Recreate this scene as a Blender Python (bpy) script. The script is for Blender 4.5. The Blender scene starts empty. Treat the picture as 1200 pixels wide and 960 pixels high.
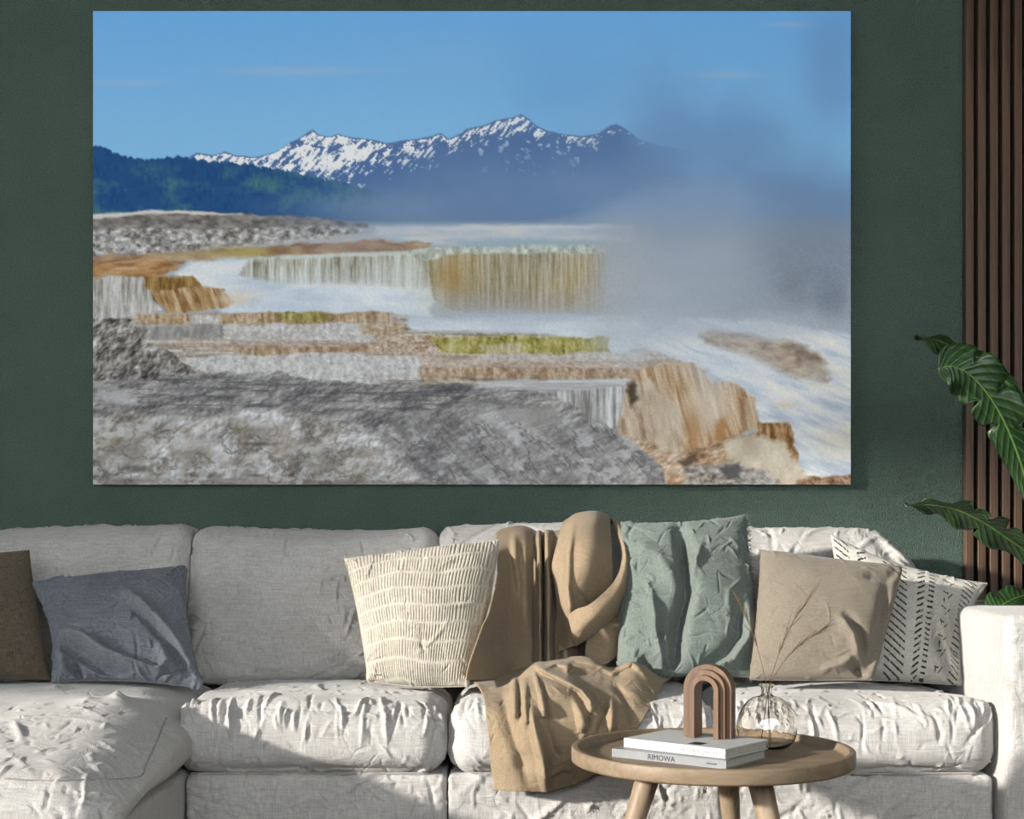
import bpy, math, random
import numpy as np
from mathutils import Vector

sc = bpy.context.scene
COL = sc.collection

# ---------------------------------------------------------------- camera
CAM_Z, CAM_D, F_PX, HOR = 0.94, 5.0, 1600.0, 635.0
cam = bpy.data.cameras.new('camera')
cam.sensor_fit = 'HORIZONTAL'; cam.sensor_width = 36.0
cam.lens = F_PX / 1200.0 * 36.0
cam.shift_y = (HOR - 480.0) / 1200.0
cam_o = bpy.data.objects.new('camera', cam)
cam_o.location = (0, -CAM_D, CAM_Z); cam_o.rotation_euler = (math.pi / 2, 0, 0)
COL.objects.link(cam_o); sc.camera = cam_o

# ---------------------------------------------------------------- light
SUN_AZ, SUN_EL = math.radians(64), math.radians(15)
sun = bpy.data.lights.new('sun', 'SUN'); sun.energy = 9.0; sun.angle = math.radians(2.4)
sun.color = (1.0, 0.95, 0.88)
sun_o = bpy.data.objects.new('sun', sun)
sdir = Vector((math.sin(SUN_AZ) * math.cos(SUN_EL), math.cos(SUN_AZ) * math.cos(SUN_EL), -math.sin(SUN_EL)))
sun_o.rotation_euler = sdir.to_track_quat('-Z', 'Y').to_euler(); sun_o.location = (-4, -7, 4)
COL.objects.link(sun_o)

world = bpy.data.worlds.new('sky'); sc.world = world; world.use_nodes = True
bg = world.node_tree.nodes['Background']
bg.inputs[0].default_value = (0.93, 0.97, 1.0, 1); bg.inputs[1].default_value = 7.6

sc.view_settings.view_transform = 'Standard'; sc.view_settings.look = 'None'
sc.view_settings.gamma = 1.0; sc.view_settings.use_curve_mapping = False
sc.view_settings.exposure = 0.0

# ---------------------------------------------------------------- helpers
def lin(c):
    c = np.asarray(c, float) / 255.0
    return np.where(c <= 0.04045, c / 12.92, ((c + 0.055) / 1.055) ** 2.4)

def rgba(c):
    l = lin(c); return (float(l[0]), float(l[1]), float(l[2]), 1.0)

def P(px, py, d):
    return np.array([(px - 600.0) / F_PX * d, d - CAM_D, CAM_Z + (HOR - py) / F_PX * d])

def on_plane(px, py, z):
    d = (CAM_Z - z) * F_PX / (py - HOR)
    return P(px, py, d)

def to_px(V):
    d = V[:, 1] + CAM_D
    return 600 + V[:, 0] / d * F_PX, HOR - (V[:, 2] - CAM_Z) / d * F_PX

def _hash(ix, iy, iz, seed):
    n = (ix * 73856093) ^ (iy * 19349663) ^ (iz * 83492791) ^ (seed * 265443576)
    n = n & 0xffffffff
    n = ((n ^ (n >> 13)) * 1274126177) & 0xffffffff
    n = ((n ^ (n >> 15)) * 668265263) & 0xffffffff
    n = n ^ (n >> 16)
    return (n & 0xffff) / 65535.0

def noise3(x, y, z, seed=0):
    ix, iy, iz = np.floor(x).astype(np.int64), np.floor(y).astype(np.int64), np.floor(z).astype(np.int64)
    fx, fy, fz = x - ix, y - iy, z - iz
    fx = fx * fx * (3 - 2 * fx); fy = fy * fy * (3 - 2 * fy); fz = fz * fz * (3 - 2 * fz)
    r = 0
    for a in (0, 1):
        wa = fx if a else 1 - fx
        for b in (0, 1):
            wb = fy if b else 1 - fy
            for c in (0, 1):
                wc = fz if c else 1 - fz
                r = r + wa * wb * wc * _hash(ix + a, iy + b, iz + c, seed)
    return r

def noise2(x, y, seed=0):
    ix, iy = np.floor(x).astype(np.int64), np.floor(y).astype(np.int64)
    fx, fy = x - ix, y - iy
    fx = fx * fx * (3 - 2 * fx); fy = fy * fy * (3 - 2 * fy)
    z = np.zeros_like(ix)
    return ((1 - fx) * (1 - fy) * _hash(ix, iy, z, seed) + fx * (1 - fy) * _hash(ix + 1, iy, z, seed)
            + (1 - fx) * fy * _hash(ix, iy + 1, z, seed) + fx * fy * _hash(ix + 1, iy + 1, z, seed))

def fbm2(x, y, seed=0, octv=4, gain=0.5):
    r, a, t = 0, 1.0, 0
    for o in range(octv):
        r = r + a * noise2(x * 2 ** o + 17.3 * o, y * 2 ** o + 9.1 * o, seed + o); t += a; a *= gain
    return r / t

def fbm3(V, s, seed=0, octv=3):
    r, a, t = 0, 1.0, 0
    for o in range(octv):
        k = s * 2 ** o
        r = r + a * noise3(V[:, 0] * k + 5.1 * o, V[:, 1] * k + 1.7 * o, V[:, 2] * k, seed + o); t += a; a *= 0.5
    return r / t - 0.5

def sstep(a, b, x):
    t = np.clip((x - a) / (b - a), 0, 1); return t * t * (3 - 2 * t)

def link(o, parent=None):
    COL.objects.link(o)
    if parent is not None:
        o.parent = parent
    return o

def mesh_obj(name, V, F, mat, parent=None, smooth=True, colors=None):
    """V (n,3) array, F (m,4) or (m,3) array or list of tuples"""
    me = bpy.data.meshes.new(name)
    V = np.asarray(V, np.float32)
    if isinstance(F, np.ndarray):
        k = F.shape[1]; m = F.shape[0]
        me.vertices.add(len(V)); me.vertices.foreach_set('co', V.ravel())
        me.loops.add(m * k); me.loops.foreach_set('vertex_index', F.astype(np.int32).ravel())
        me.polygons.add(m); me.polygons.foreach_set('loop_start', np.arange(0, m * k, k, dtype=np.int32))
        me.update(calc_edges=True)
    else:
        me.from_pydata(V.tolist(), [], [tuple(int(i) for i in f) for f in F])
    me.polygons.foreach_set('use_smooth', np.full(len(me.polygons), smooth, dtype=bool))
    if colors is not None:
        a = me.color_attributes.new('print', 'FLOAT_COLOR', 'POINT')
        c4 = np.ones((len(V), 4), np.float32); c4[:, :3] = colors
        a.data.foreach_set('color', c4.ravel())
    me.update(); me.validate()
    if mat is not None:
        me.materials.append(mat)
    return link(bpy.data.objects.new(name, me), parent)

def empty(name, loc=(0, 0, 0)):
    o = bpy.data.objects.new(name, None); o.location = loc; o.empty_display_size = 0.1
    return link(o)

def tag(o, label=None, cat=None, group=None, kind=None):
    if label: o['label'] = label
    if cat: o['category'] = cat
    if group: o['group'] = group
    if kind: o['kind'] = kind
    return o

def keep(child, parent):
    """parent a world-space mesh to an empty that has a location"""
    child.parent = parent
    child.matrix_parent_inverse = parent.matrix_basis.inverted()
    return child

def vnormals(V, F):
    V = np.asarray(V, float); N = np.zeros_like(V)
    a, b, c = V[F[:, 0]], V[F[:, 1]], V[F[:, 2]]
    d = V[F[:, 3]] if F.shape[1] == 4 else a
    fn = np.cross(c - a, d - b) if F.shape[1] == 4 else np.cross(b - a, c - a)
    for k in range(F.shape[1]):
        for ax in range(3):
            N[:, ax] += np.bincount(F[:, k], weights=fn[:, ax], minlength=len(V))
    l = np.linalg.norm(N, axis=1); l[l == 0] = 1
    return N / l[:, None]

def grid_faces(nu, nv, off=0, flip=False):
    i, j = np.meshgrid(np.arange(nu - 1), np.arange(nv - 1), indexing='ij')
    a = (i * nv + j).ravel() + off
    q = np.stack([a, a + nv, a + nv + 1, a + 1], 1)
    return q[:, ::-1] if flip else q

def rbox(h, r, step):
    """closed rounded box, half sizes h, corner radius r"""
    h = np.array(h, float); n = np.maximum(np.ceil(2 * h / step).astype(int), 4)
    B = 4096; quads = []
    for ax in range(3):
        u, v = (ax + 1) % 3, (ax + 2) % 3
        for s in (0, 1):
            i, j = np.meshgrid(np.arange(n[u]), np.arange(n[v]), indexing='ij')
            i = i.ravel(); j = j.ravel()
            def code(ii, jj):
                t = [None] * 3; t[ax] = np.full(ii.shape, n[ax] * s); t[u] = ii; t[v] = jj
                return (t[0] * B + t[1]) * B + t[2]
            q = np.stack([code(i, j), code(i + 1, j), code(i + 1, j + 1), code(i, j + 1)], 1)
            quads.append(q if s else q[:, ::-1])
    q = np.concatenate(quads)
    uq, inv = np.unique(q.ravel(), return_inverse=True)
    F = inv.reshape(-1, 4)
    L = np.stack([uq // (B * B), (uq // B) % B, uq % B], 1) / n * 2 - 1
    p = L * h; inner = np.clip(p, -(h - r), h - r)
    nn = p - inner; l = np.linalg.norm(nn, axis=1); l[l == 0] = 1
    return inner + nn / l[:, None] * r, F, L

def crease(V, N, rng, K, length, width, amp, pick=None, direc=None, spread=0.4):
    """adds K linen creases: sharp little ridges with a taper, random direction"""
    idx = np.arange(len(V)) if pick is None else np.nonzero(pick)[0]
    D = np.zeros(len(V))
    if len(idx) == 0: return D
    for k in range(K):
        c = idx[rng.integers(len(idx))]
        n = N[c]; t = rng.normal(size=3)
        if direc is not None:
            t = np.array(direc, float) + spread * rng.normal(size=3)
        t = t - n * np.dot(t, n); t /= (np.linalg.norm(t) + 1e-9)
        b = np.cross(n, t)
        L = length * rng.uniform(0.4, 1.5); w = width * rng.uniform(0.6, 1.5)
        A = amp * rng.uniform(0.3, 1.3) * (1 if rng.random() < 0.6 else -1)
        R = V - V[c]
        m = np.nonzero(np.einsum('ij,ij->i', R, R) < (L * 0.5 + 3 * w) ** 2)[0]
        r = R[m]
        al = r @ t / (L * 0.5); s = r @ b + (rng.uniform(-0.10, 0.10) * L) * (al ** 2) + 0.0
        tap = np.clip(1 - al ** 2, 0, 1) * np.exp(-((r @ n) / (0.06)) ** 2)
        q = s / w
        D[m] += A * tap * (np.exp(-q * q) + 0.8 * q * np.exp(-q * q))
    return D

def seg_dist(x, y, pts):
    """signed-less distance to polyline and parameter"""
    best = np.full(x.shape, 1e9); par = np.zeros(x.shape)
    n = len(pts) - 1
    for k in range(n):
        (x0, y0), (x1, y1) = pts[k], pts[k + 1]
        dx, dy = x1 - x0, y1 - y0; l2 = dx * dx + dy * dy + 1e-9
        t = np.clip(((x - x0) * dx + (y - y0) * dy) / l2, 0, 1)
        dd = np.hypot(x - x0 - t * dx, y - y0 - t * dy)
        m = dd < best
        best = np.where(m, dd, best); par = np.where(m, (k + t) / n, par)
    return best, par

def folds_px(V, folds):
    """depth offsets (metres, towards the camera) of folds whose runs are given as pixel polylines"""
    x, y = to_px(V); D = np.zeros(len(V))
    for f in folds:
        pts, w, a = f[:3]
        d, t = seg_dist(x, y, pts)
        tp = np.clip(np.minimum(t / 0.18, (1 - t) / 0.18), 0.0, 1)
        D += a * np.exp(-(d / w) ** 2) * (0.25 + 0.75 * tp)
    return D

def catmull(A, n):
    """A (k, ...) control rows -> n samples"""
    A = np.asarray(A, float); k = len(A)
    Q = np.concatenate([[2 * A[0] - A[1]], A, [2 * A[-1] - A[-2]]])
    s = np.linspace(0, k - 1 - 1e-9, n); i = np.floor(s).astype(int); t = (s - i)
    t = t.reshape((-1,) + (1,) * (A.ndim - 1))
    p0, p1, p2, p3 = Q[i], Q[i + 1], Q[i + 2], Q[i + 3]
    return 0.5 * (2 * p1 + (p2 - p0) * t + (2 * p0 - 5 * p1 + 4 * p2 - p3) * t * t + (3 * p1 - p0 - 3 * p2 + p3) * t ** 3)

def tube(path, radii, nseg=10, cap=True):
    path = np.asarray(path, float); n = len(path)
    radii = np.broadcast_to(np.asarray(radii, float), (n,))
    T = np.gradient(path, axis=0); T /= np.linalg.norm(T, axis=1)[:, None] + 1e-12
    up = np.array([0, 0, 1.0]) if abs(T[0, 2]) < 0.9 else np.array([1.0, 0, 0])
    V = []
    for i in range(n):
        a = np.cross(T[i], up); a /= np.linalg.norm(a) + 1e-12; b = np.cross(T[i], a)
        for k in range(nseg):
            th = 2 * math.pi * k / nseg
            V.append(path[i] + radii[i] * (a * math.cos(th) + b * math.sin(th)))
    F = []
    for i in range(n - 1):
        for k in range(nseg):
            k2 = (k + 1) % nseg
            F.append((i * nseg + k, i * nseg + k2, (i + 1) * nseg + k2, (i + 1) * nseg + k))
    if cap:
        F.append(tuple(range(nseg - 1, -1, -1))); F.append(tuple(range((n - 1) * nseg, n * nseg)))
    return np.array(V), F

def lathe(profile, nseg=48, center=(0, 0, 0), wob=None):
    V, F = [], []; n = len(profile)
    for i, (r, z) in enumerate(profile):
        for k in range(nseg):
            th = 2 * math.pi * k / nseg
            V.append((center[0] + r * math.cos(th), center[1] + r * math.sin(th), center[2] + z))
    for i in range(n - 1):
        for k in range(nseg):
            k2 = (k + 1) % nseg
            F.append((i * nseg + k, i * nseg + k2, (i + 1) * nseg + k2, (i + 1) * nseg + k))
    return np.array(V, float), F

def box(lo, hi):
    x0, y0, z0 = lo; x1, y1, z1 = hi
    V = [(x0, y0, z0), (x1, y0, z0), (x1, y1, z0), (x0, y1, z0), (x0, y0, z1), (x1, y0, z1), (x1, y1, z1), (x0, y1, z1)]
    F = [(0, 3, 2, 1), (4, 5, 6, 7), (0, 1, 5, 4), (1, 2, 6, 5), (2, 3, 7, 6), (3, 0, 4, 7)]
    return V, F

def boxes(bl):
    V, F = [], []
    for lo, hi in bl:
        v, f = box(lo, hi); o = len(V); V += v; F += [tuple(i + o for i in q) for q in f]
    return np.array(V), F

def bevel(o, w, seg=2):
    m = o.modifiers.new('bevel', 'BEVEL'); m.width = w; m.segments = seg; m.limit_method = 'ANGLE'
    return o

# ---------------------------------------------------------------- materials
def new_mat(name):
    m = bpy.data.materials.new(name); m.use_nodes = True
    nt = m.node_tree; return m, nt, nt.nodes['Principled BSDF']

def nd(nt, t, **kw):
    n = nt.nodes.new(t)
    for k, v in kw.items(): setattr(n, k, v)
    return n

def tex_noise(nt, vec, scale, detail=3, mapping=None, rough=0.5):
    if mapping is not None:
        mp = nd(nt, 'ShaderNodeMapping'); mp.inputs['Scale'].default_value = mapping
        nt.links.new(vec, mp.inputs['Vector']); vec = mp.outputs['Vector']
    n = nd(nt, 'ShaderNodeTexNoise'); n.inputs['Scale'].default_value = scale
    n.inputs['Detail'].default_value = detail; n.inputs['Roughness'].default_value = rough
    nt.links.new(vec, n.inputs['Vector']); return n

def math_n(nt, op, a, b=None):
    n = nd(nt, 'ShaderNodeMath', operation=op)
    for i, v in enumerate((a, b)):
        if v is None: continue
        if isinstance(v, (int, float)): n.inputs[i].default_value = v
        else: nt.links.new(v, n.inputs[i])
    return n.outputs[0]

def ramp(nt, fac, stops):
    r = nd(nt, 'ShaderNodeValToRGB'); e = r.color_ramp.elements
    while len(e) < len(stops): e.new(0.5)
    for el, (p, c) in zip(e, stops): el.position = p; el.color = c
    nt.links.new(fac, r.inputs[0]); return r.outputs[0]

def linen(name, dark, light, thread=1.0, weave=0.35, crinkle=0.3, use_print=False, rough=0.92, sheen=0.15, twill=False):
    m, nt, b = new_mat(name)
    tc = nd(nt, 'ShaderNodeTexCoord').outputs['Object']
    f = 230.0 * thread
    a1 = tex_noise(nt, tc, 1.0, 2, (f, f, f * 0.05)).outputs['Fac']
    a2 = tex_noise(nt, tc, 1.0, 2, (f * 0.05, f * 0.7, f)).outputs['Fac']
    s = math_n(nt, 'MULTIPLY', math_n(nt, 'ADD', a1, a2), 0.5)
    big = tex_noise(nt, tc, 6.0, 3).outputs['Fac']
    fac = math_n(nt, 'ADD', math_n(nt, 'MULTIPLY', s, 0.8), math_n(nt, 'MULTIPLY', big, 0.2))
    col = ramp(nt, fac, [(0.36, rgba(dark)), (0.62, rgba(light))])
    if use_print:
        at = nd(nt, 'ShaderNodeVertexColor'); at.layer_name = 'print'
        mx = nd(nt, 'ShaderNodeMix', data_type='RGBA', blend_type='MULTIPLY'); mx.inputs['Factor'].default_value = 1
        nt.links.new(col, mx.inputs['A']); nt.links.new(at.outputs['Color'], mx.inputs['B']); col = mx.outputs['Result']
    nt.links.new(col, b.inputs['Base Color'])
    b.inputs['Roughness'].default_value = rough
    b.inputs['Specular IOR Level'].default_value = 0.2
    b.inputs['Sheen Weight'].default_value = sheen
    # relief: threads and small crinkles
    wv = tex_noise(nt, tc, 9.0, 3)
    vm = nd(nt, 'ShaderNodeVectorMath', operation='MULTIPLY_ADD')
    nt.links.new(wv.outputs['Color'], vm.inputs[0]); vm.inputs[1].default_value = (0.09, 0.09, 0.09); nt.links.new(tc, vm.inputs[2])
    hs = []
    for k, sc_ in enumerate((17.0, 41.0)):
        vo = nd(nt, 'ShaderNodeTexVoronoi', feature='DISTANCE_TO_EDGE'); vo.inputs['Scale'].default_value = sc_
        nt.links.new(vm.outputs[0], vo.inputs['Vector'])
        mr = nd(nt, 'ShaderNodeMapRange', interpolation_type='SMOOTHSTEP'); mr.inputs['From Max'].default_value = 0.13
        nt.links.new(vo.outputs['Distance'], mr.inputs['Value'])
        mk = nd(nt, 'ShaderNodeMapRange', interpolation_type='SMOOTHSTEP'); mk.inputs['From Min'].default_value = 0.47; mk.inputs['From Max'].default_value = 0.62
        nt.links.new(tex_noise(nt, tc, 7.0 + 5 * k, 2).outputs['Fac'], mk.inputs['Value'])
        hs.append(math_n(nt, 'MULTIPLY', math_n(nt, 'MULTIPLY', mr.outputs[0], mk.outputs[0]), (0.24, 0.10)[k]))
    rid = math_n(nt, 'ADD', hs[0], hs[1])
    h = math_n(nt, 'ADD', math_n(nt, 'MULTIPLY', s, weave * 0.0022), math_n(nt, 'MULTIPLY', rid, crinkle * 0.03))
    bp = nd(nt, 'ShaderNodeBump'); bp.inputs['Strength'].default_value = 1.0; bp.inputs['Distance'].default_value = 1.0
    nt.links.new(h, bp.inputs['Height']); nt.links.new(bp.outputs['Normal'], b.inputs['Normal'])
    return m

def wood(name, dark, light, scale=(30, 30, 1.6), rough=0.5, bump=0.0006):
    m, nt, b = new_mat(name)
    tc = nd(nt, 'ShaderNodeTexCoord').outputs['Object']
    n1 = tex_noise(nt, tc, 1.0, 5, scale, 0.6); n1.inputs['Distortion'].default_value = 0.6
    n2 = tex_noise(nt, tc, 1.0, 3, tuple(s * 7 for s in scale), 0.6)
    f = math_n(nt, 'ADD', math_n(nt, 'MULTIPLY', n1.outputs['Fac'], 0.7), math_n(nt, 'MULTIPLY', n2.outputs['Fac'], 0.3))
    col = ramp(nt, f, [(0.34, rgba(dark)), (0.66, rgba(light))])
    nt.links.new(col, b.inputs['Base Color']); b.inputs['Roughness'].default_value = rough
    b.inputs['Specular IOR Level'].default_value = 0.3
    bp = nd(nt, 'ShaderNodeBump'); bp.inputs['Distance'].default_value = bump; bp.inputs['Strength'].default_value = 0.6
    nt.links.new(f, bp.inputs['Height']); nt.links.new(bp.outputs['Normal'], b.inputs['Normal'])
    return m

def plain(name, col, rough=0.7, var=0.06, scale=40, bump=0.0, bscale=300, spec=0.3):
    m, nt, b = new_mat(name)
    tc = nd(nt, 'ShaderNodeTexCoord').outputs['Object']
    n = tex_noise(nt, tc, scale, 4).outputs['Fac']
    c = np.asarray(col, float)
    nt.links.new(ramp(nt, n, [(0.3, rgba(c * (1 - var))), (0.7, rgba(np.minimum(c * (1 + var), 255)))]), b.inputs['Base Color'])
    b.inputs['Roughness'].default_value = rough; b.inputs['Specular IOR Level'].default_value = spec
    if bump:
        n2 = tex_noise(nt, tc, bscale, 2).outputs['Fac']
        bp = nd(nt, 'ShaderNodeBump'); bp.inputs['Distance'].default_value = bump; bp.inputs['Strength'].default_value = 1
        nt.links.new(n2, bp.inputs['Height']); nt.links.new(bp.outputs['Normal'], b.inputs['Normal'])
    return m

M = {}
def plaster():
    m, nt, b = new_mat('green_plaster')
    tc = nd(nt, 'ShaderNodeTexCoord').outputs['Object']
    n1 = tex_noise(nt, tc, 210.0, 1).outputs['Fac']; n2 = tex_noise(nt, tc, 3.0, 3).outputs['Fac']
    f = math_n(nt, 'ADD', math_n(nt, 'MULTIPLY', n1, 0.75), math_n(nt, 'MULTIPLY', n2, 0.25))
    nt.links.new(ramp(nt, f, [(0.30, rgba((70, 86, 77))), (0.70, rgba((92, 110, 100)))]), b.inputs['Base Color'])
    b.inputs['Roughness'].default_value = 0.75; b.inputs['Specular IOR Level'].default_value = 0.3
    bp = nd(nt, 'ShaderNodeBump'); bp.inputs['Distance'].default_value = 0.012
    nt.links.new(n1, bp.inputs['Height']); nt.links.new(bp.outputs['Normal'], b.inputs['Normal'])
    return m
M['wall'] = plaster()
M['white_wall'] = plain('grey_paint', (120, 120, 117), 0.9, 0.02, 4)
M['floor'] = wood('floor_oak', (58, 46, 36), (92, 76, 60), (18, 1.2, 18), 0.5)
M['sofa'] = linen('sofa_linen', (146, 143, 139), (180, 177, 173), 1.5, 0.5, 0.16)
M['piping'] = linen('piping_linen', (120, 116, 111), (150, 146, 141), 1.0, 0.4, 0.1)
M['throw'] = linen('throw_cotton', (118, 102, 81), (138, 122, 100), 1.4, 0.25, 0.12, sheen=0.08)
M['cream'] = linen('cream_cotton', (150, 144, 131), (176, 170, 157), 1.3, 0.3, 0.2, use_print=True)
M['taupe'] = linen('taupe_knit', (66, 58, 48), (98, 87, 74), 1.2, 0.9, 0.1)
M['denim'] = linen('blue_grey_linen', (76, 81, 87), (112, 117, 123), 1.2, 0.5, 0.2)
M['sage'] = linen('sage_linen', (80, 88, 83), (106, 114, 108), 1.3, 0.5, 0.25)
M['beige'] = linen('beige_cotton', (98, 90, 79), (116, 108, 96), 1.6, 0.5, 0.06)
M['printed'] = linen('printed_cotton', (150, 147, 138), (178, 175, 167), 1.2, 0.3, 0.16, use_print=True)
M['oak'] = wood('pale_oak', (100, 85, 68), (130, 113, 92), (1.5, 26, 26), 0.5)
M['oak_leg'] = wood('pale_oak_leg', (116, 99, 79), (146, 128, 106), (30, 30, 1.5), 0.5)
M['walnut'] = wood('walnut', (78, 60, 46), (114, 89, 69), (40, 40, 2.0), 0.5)
M['slat'] = wood('slat_walnut', (58, 43, 34), (104, 80, 63), (60, 60, 1.6), 0.5)
M['backing'] = plain('black_felt', (14, 12, 11), 0.95, 0.05, 60)
M['paper'] = plain('book_paper', (150, 145, 134), 0.85, 0.05, 90)
M['white_cover'] = plain('white_cover', (172, 172, 171), 0.5, 0.01, 20)
M['grey_cover'] = plain('grey_cover', (116, 117, 118), 0.45, 0.03, 20)
M['ink_black'] = plain('black_ink', (22, 22, 22), 0.6, 0.02, 20)
M['ink_grey'] = plain('grey_ink', (112, 112, 114), 0.6, 0.02, 20)
M['straw'] = plain('dry_straw', (84, 70, 50), 0.8, 0.15, 60)
M['soil'] = plain('soil', (52, 40, 30), 0.95, 0.25, 60, 0.01, 60)
M['pot'] = plain('clay_pot', (178, 172, 162), 0.8, 0.06, 12)
M['stem'] = plain('plant_stem', (70, 96, 50), 0.5, 0.15, 20)

def leaf_mat():
    m, nt, b = new_mat('banana_leaf')
    uv = nd(nt, 'ShaderNodeUVMap').outputs['UV']
    sp = nd(nt, 'ShaderNodeSeparateXYZ'); nt.links.new(uv, sp.inputs[0])
    t = math_n(nt, 'ABSOLUTE', sp.outputs['Y'])
    w = math_n(nt, 'SINE', math_n(nt, 'MULTIPLY', math_n(nt, 'SUBTRACT', sp.outputs['X'], math_n(nt, 'MULTIPLY', t, 0.10)), 170.0))
    w01 = math_n(nt, 'ADD', math_n(nt, 'MULTIPLY', w, 0.5), 0.5)
    v = math_n(nt, 'POWER', w01, 8.0)
    n = tex_noise(nt, uv, 9.0, 3).outputs['Fac']
    fac = math_n(nt, 'ADD', math_n(nt, 'MULTIPLY', v, 0.35), math_n(nt, 'MULTIPLY', n, 0.65))
    col = ramp(nt, fac, [(0.25, rgba((18, 36, 18))), (0.6, rgba((40, 68, 30))), (0.95, rgba((92, 118, 62)))])
    nt.links.new(col, b.inputs['Base Color']); b.inputs['Roughness'].default_value = 0.38
    bp = nd(nt, 'ShaderNodeBump'); bp.inputs['Distance'].default_value = 0.003; bp.inputs['Strength'].default_value = 0.5
    nt.links.new(w01, bp.inputs['Height']); nt.links.new(bp.outputs['Normal'], b.inputs['Normal'])
    return m
M['leaf'] = leaf_mat()
M['midrib'] = plain('leaf_midrib', (70, 95, 48), 0.45, 0.1, 30)

def glass_mat(name, col, rough=0.0):
    m, nt, b = new_mat(name)
    b.inputs['Base Color'].default_value = col; b.inputs['Transmission Weight'].default_value = 1.0
    b.inputs['Roughness'].default_value = rough; b.inputs['IOR'].default_value = 1.45
    n = tex_noise(nt, nd(nt, 'ShaderNodeTexCoord').outputs['Object'], 30.0, 2)
    bp = nd(nt, 'ShaderNodeBump'); bp.inputs['Distance'].default_value = 0.0012
    nt.links.new(n.outputs['Fac'], bp.inputs['Height']); nt.links.new(bp.outputs['Normal'], b.inputs['Normal'])
    return m
M['glass'] = glass_mat('smoky_glass', (0.96, 0.945, 0.92, 1))

def canvas_mat():
    m, nt, b = new_mat('printed_canvas')
    at = nd(nt, 'ShaderNodeVertexColor'); at.layer_name = 'print'
    nt.links.new(at.outputs['Color'], b.inputs['Base Color'])
    b.inputs['Roughness'].default_value = 0.8; b.inputs['Specular IOR Level'].default_value = 0.1
    return m
M['canvas'] = canvas_mat()

# ---------------------------------------------------------------- room
X0, X1, YF, ZC = -13.0, 3.4, -5.5, 4.75
def struct(name, bl, mat):
    V, F = boxes(bl); return tag(mesh_obj(name, V, F, mat, smooth=False), kind='structure')
struct('floor', [((X0 - 0.2, YF - 0.2, -0.1), (X1 + 0.2, 0.2, 0.0))], M['floor'])
struct('ceiling', [((X0 - 0.2, YF - 0.2, ZC), (X1 + 0.2, 0.2, ZC + 0.15))], M['white_wall'])
struct('wall_back', [((X0 - 0.2, 0.0, 0.0), (X1 + 0.2, 0.2, ZC))], M['wall'])
struct('wall_left', [((X0 - 0.2, YF - 0.2, 0.0), (X0, 0.0, ZC))], M['wall'])
struct('wall_right', [((X1, YF - 0.2, 0.0), (X1 + 0.2, 0.0, ZC))], M['wall'])
SX0, SX1, SZ0, SZ1 = -11.05, -6.0, 1.0, 4.5        # made-up tall opening, shaped so low sun rakes in below a shaded upper wall
FX0, FX1, FZ0, FZ1 = -2.2, 3.3, 1.1, 2.6         # made-up wide opening behind the camera, placed and sized for soft sky fill
struct('wall_front', [((X0, YF - 0.2, 0.0), (SX0, YF, ZC)), ((SX0, YF - 0.2, 0.0), (SX1, YF, SZ0)), ((SX0, YF - 0.2, SZ1), (SX1, YF, ZC)),
                      ((SX1, YF - 0.2, 0.0), (FX0, YF, ZC)), ((FX0, YF - 0.2, 0.0), (FX1, YF, FZ0)), ((FX0, YF - 0.2, FZ1), (FX1, YF, ZC)),
                      ((FX1, YF - 0.2, 0.0), (X1, YF, ZC))], M['white_wall'])
struct('baseboard_back', [((X0, -0.015, 0.0), (1.64, 0.0, 0.08))], M['wall'])

# ---------------------------------------------------------------- slatted panel
def slat_panel():
    y1 = -0.045; xl = P(1132, 0, CAM_D - 0.045)[0]
    t = empty('slatted_wood_panel', (xl, 0, 0))
    tag(t, 'walnut panel of narrow vertical slats over black backing on green wall', 'wall panel')
    V, F = boxes([((xl + 0.003, -0.012, 0.0), (X1 - 0.01, -0.001, ZC - 0.01))])
    keep(mesh_obj('backing_board', V, F, M['backing'], smooth=False), t)
    x = xl; first = None
    while x + 0.03 < X1:
        if first is None:
            V, F = box((0, y1, 0.0), (0.0285, -0.0125, ZC - 0.005))
            first = mesh_obj('slat', V, F, M['slat'], smooth=False); first.location = (x, 0, 0); bevel(first, 0.0015, 1)
            keep(first, t)
        else:
            c = first.copy(); COL.objects.link(c); c.location = (x, 0, 0)
        x += 0.0442
slat_panel()

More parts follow.
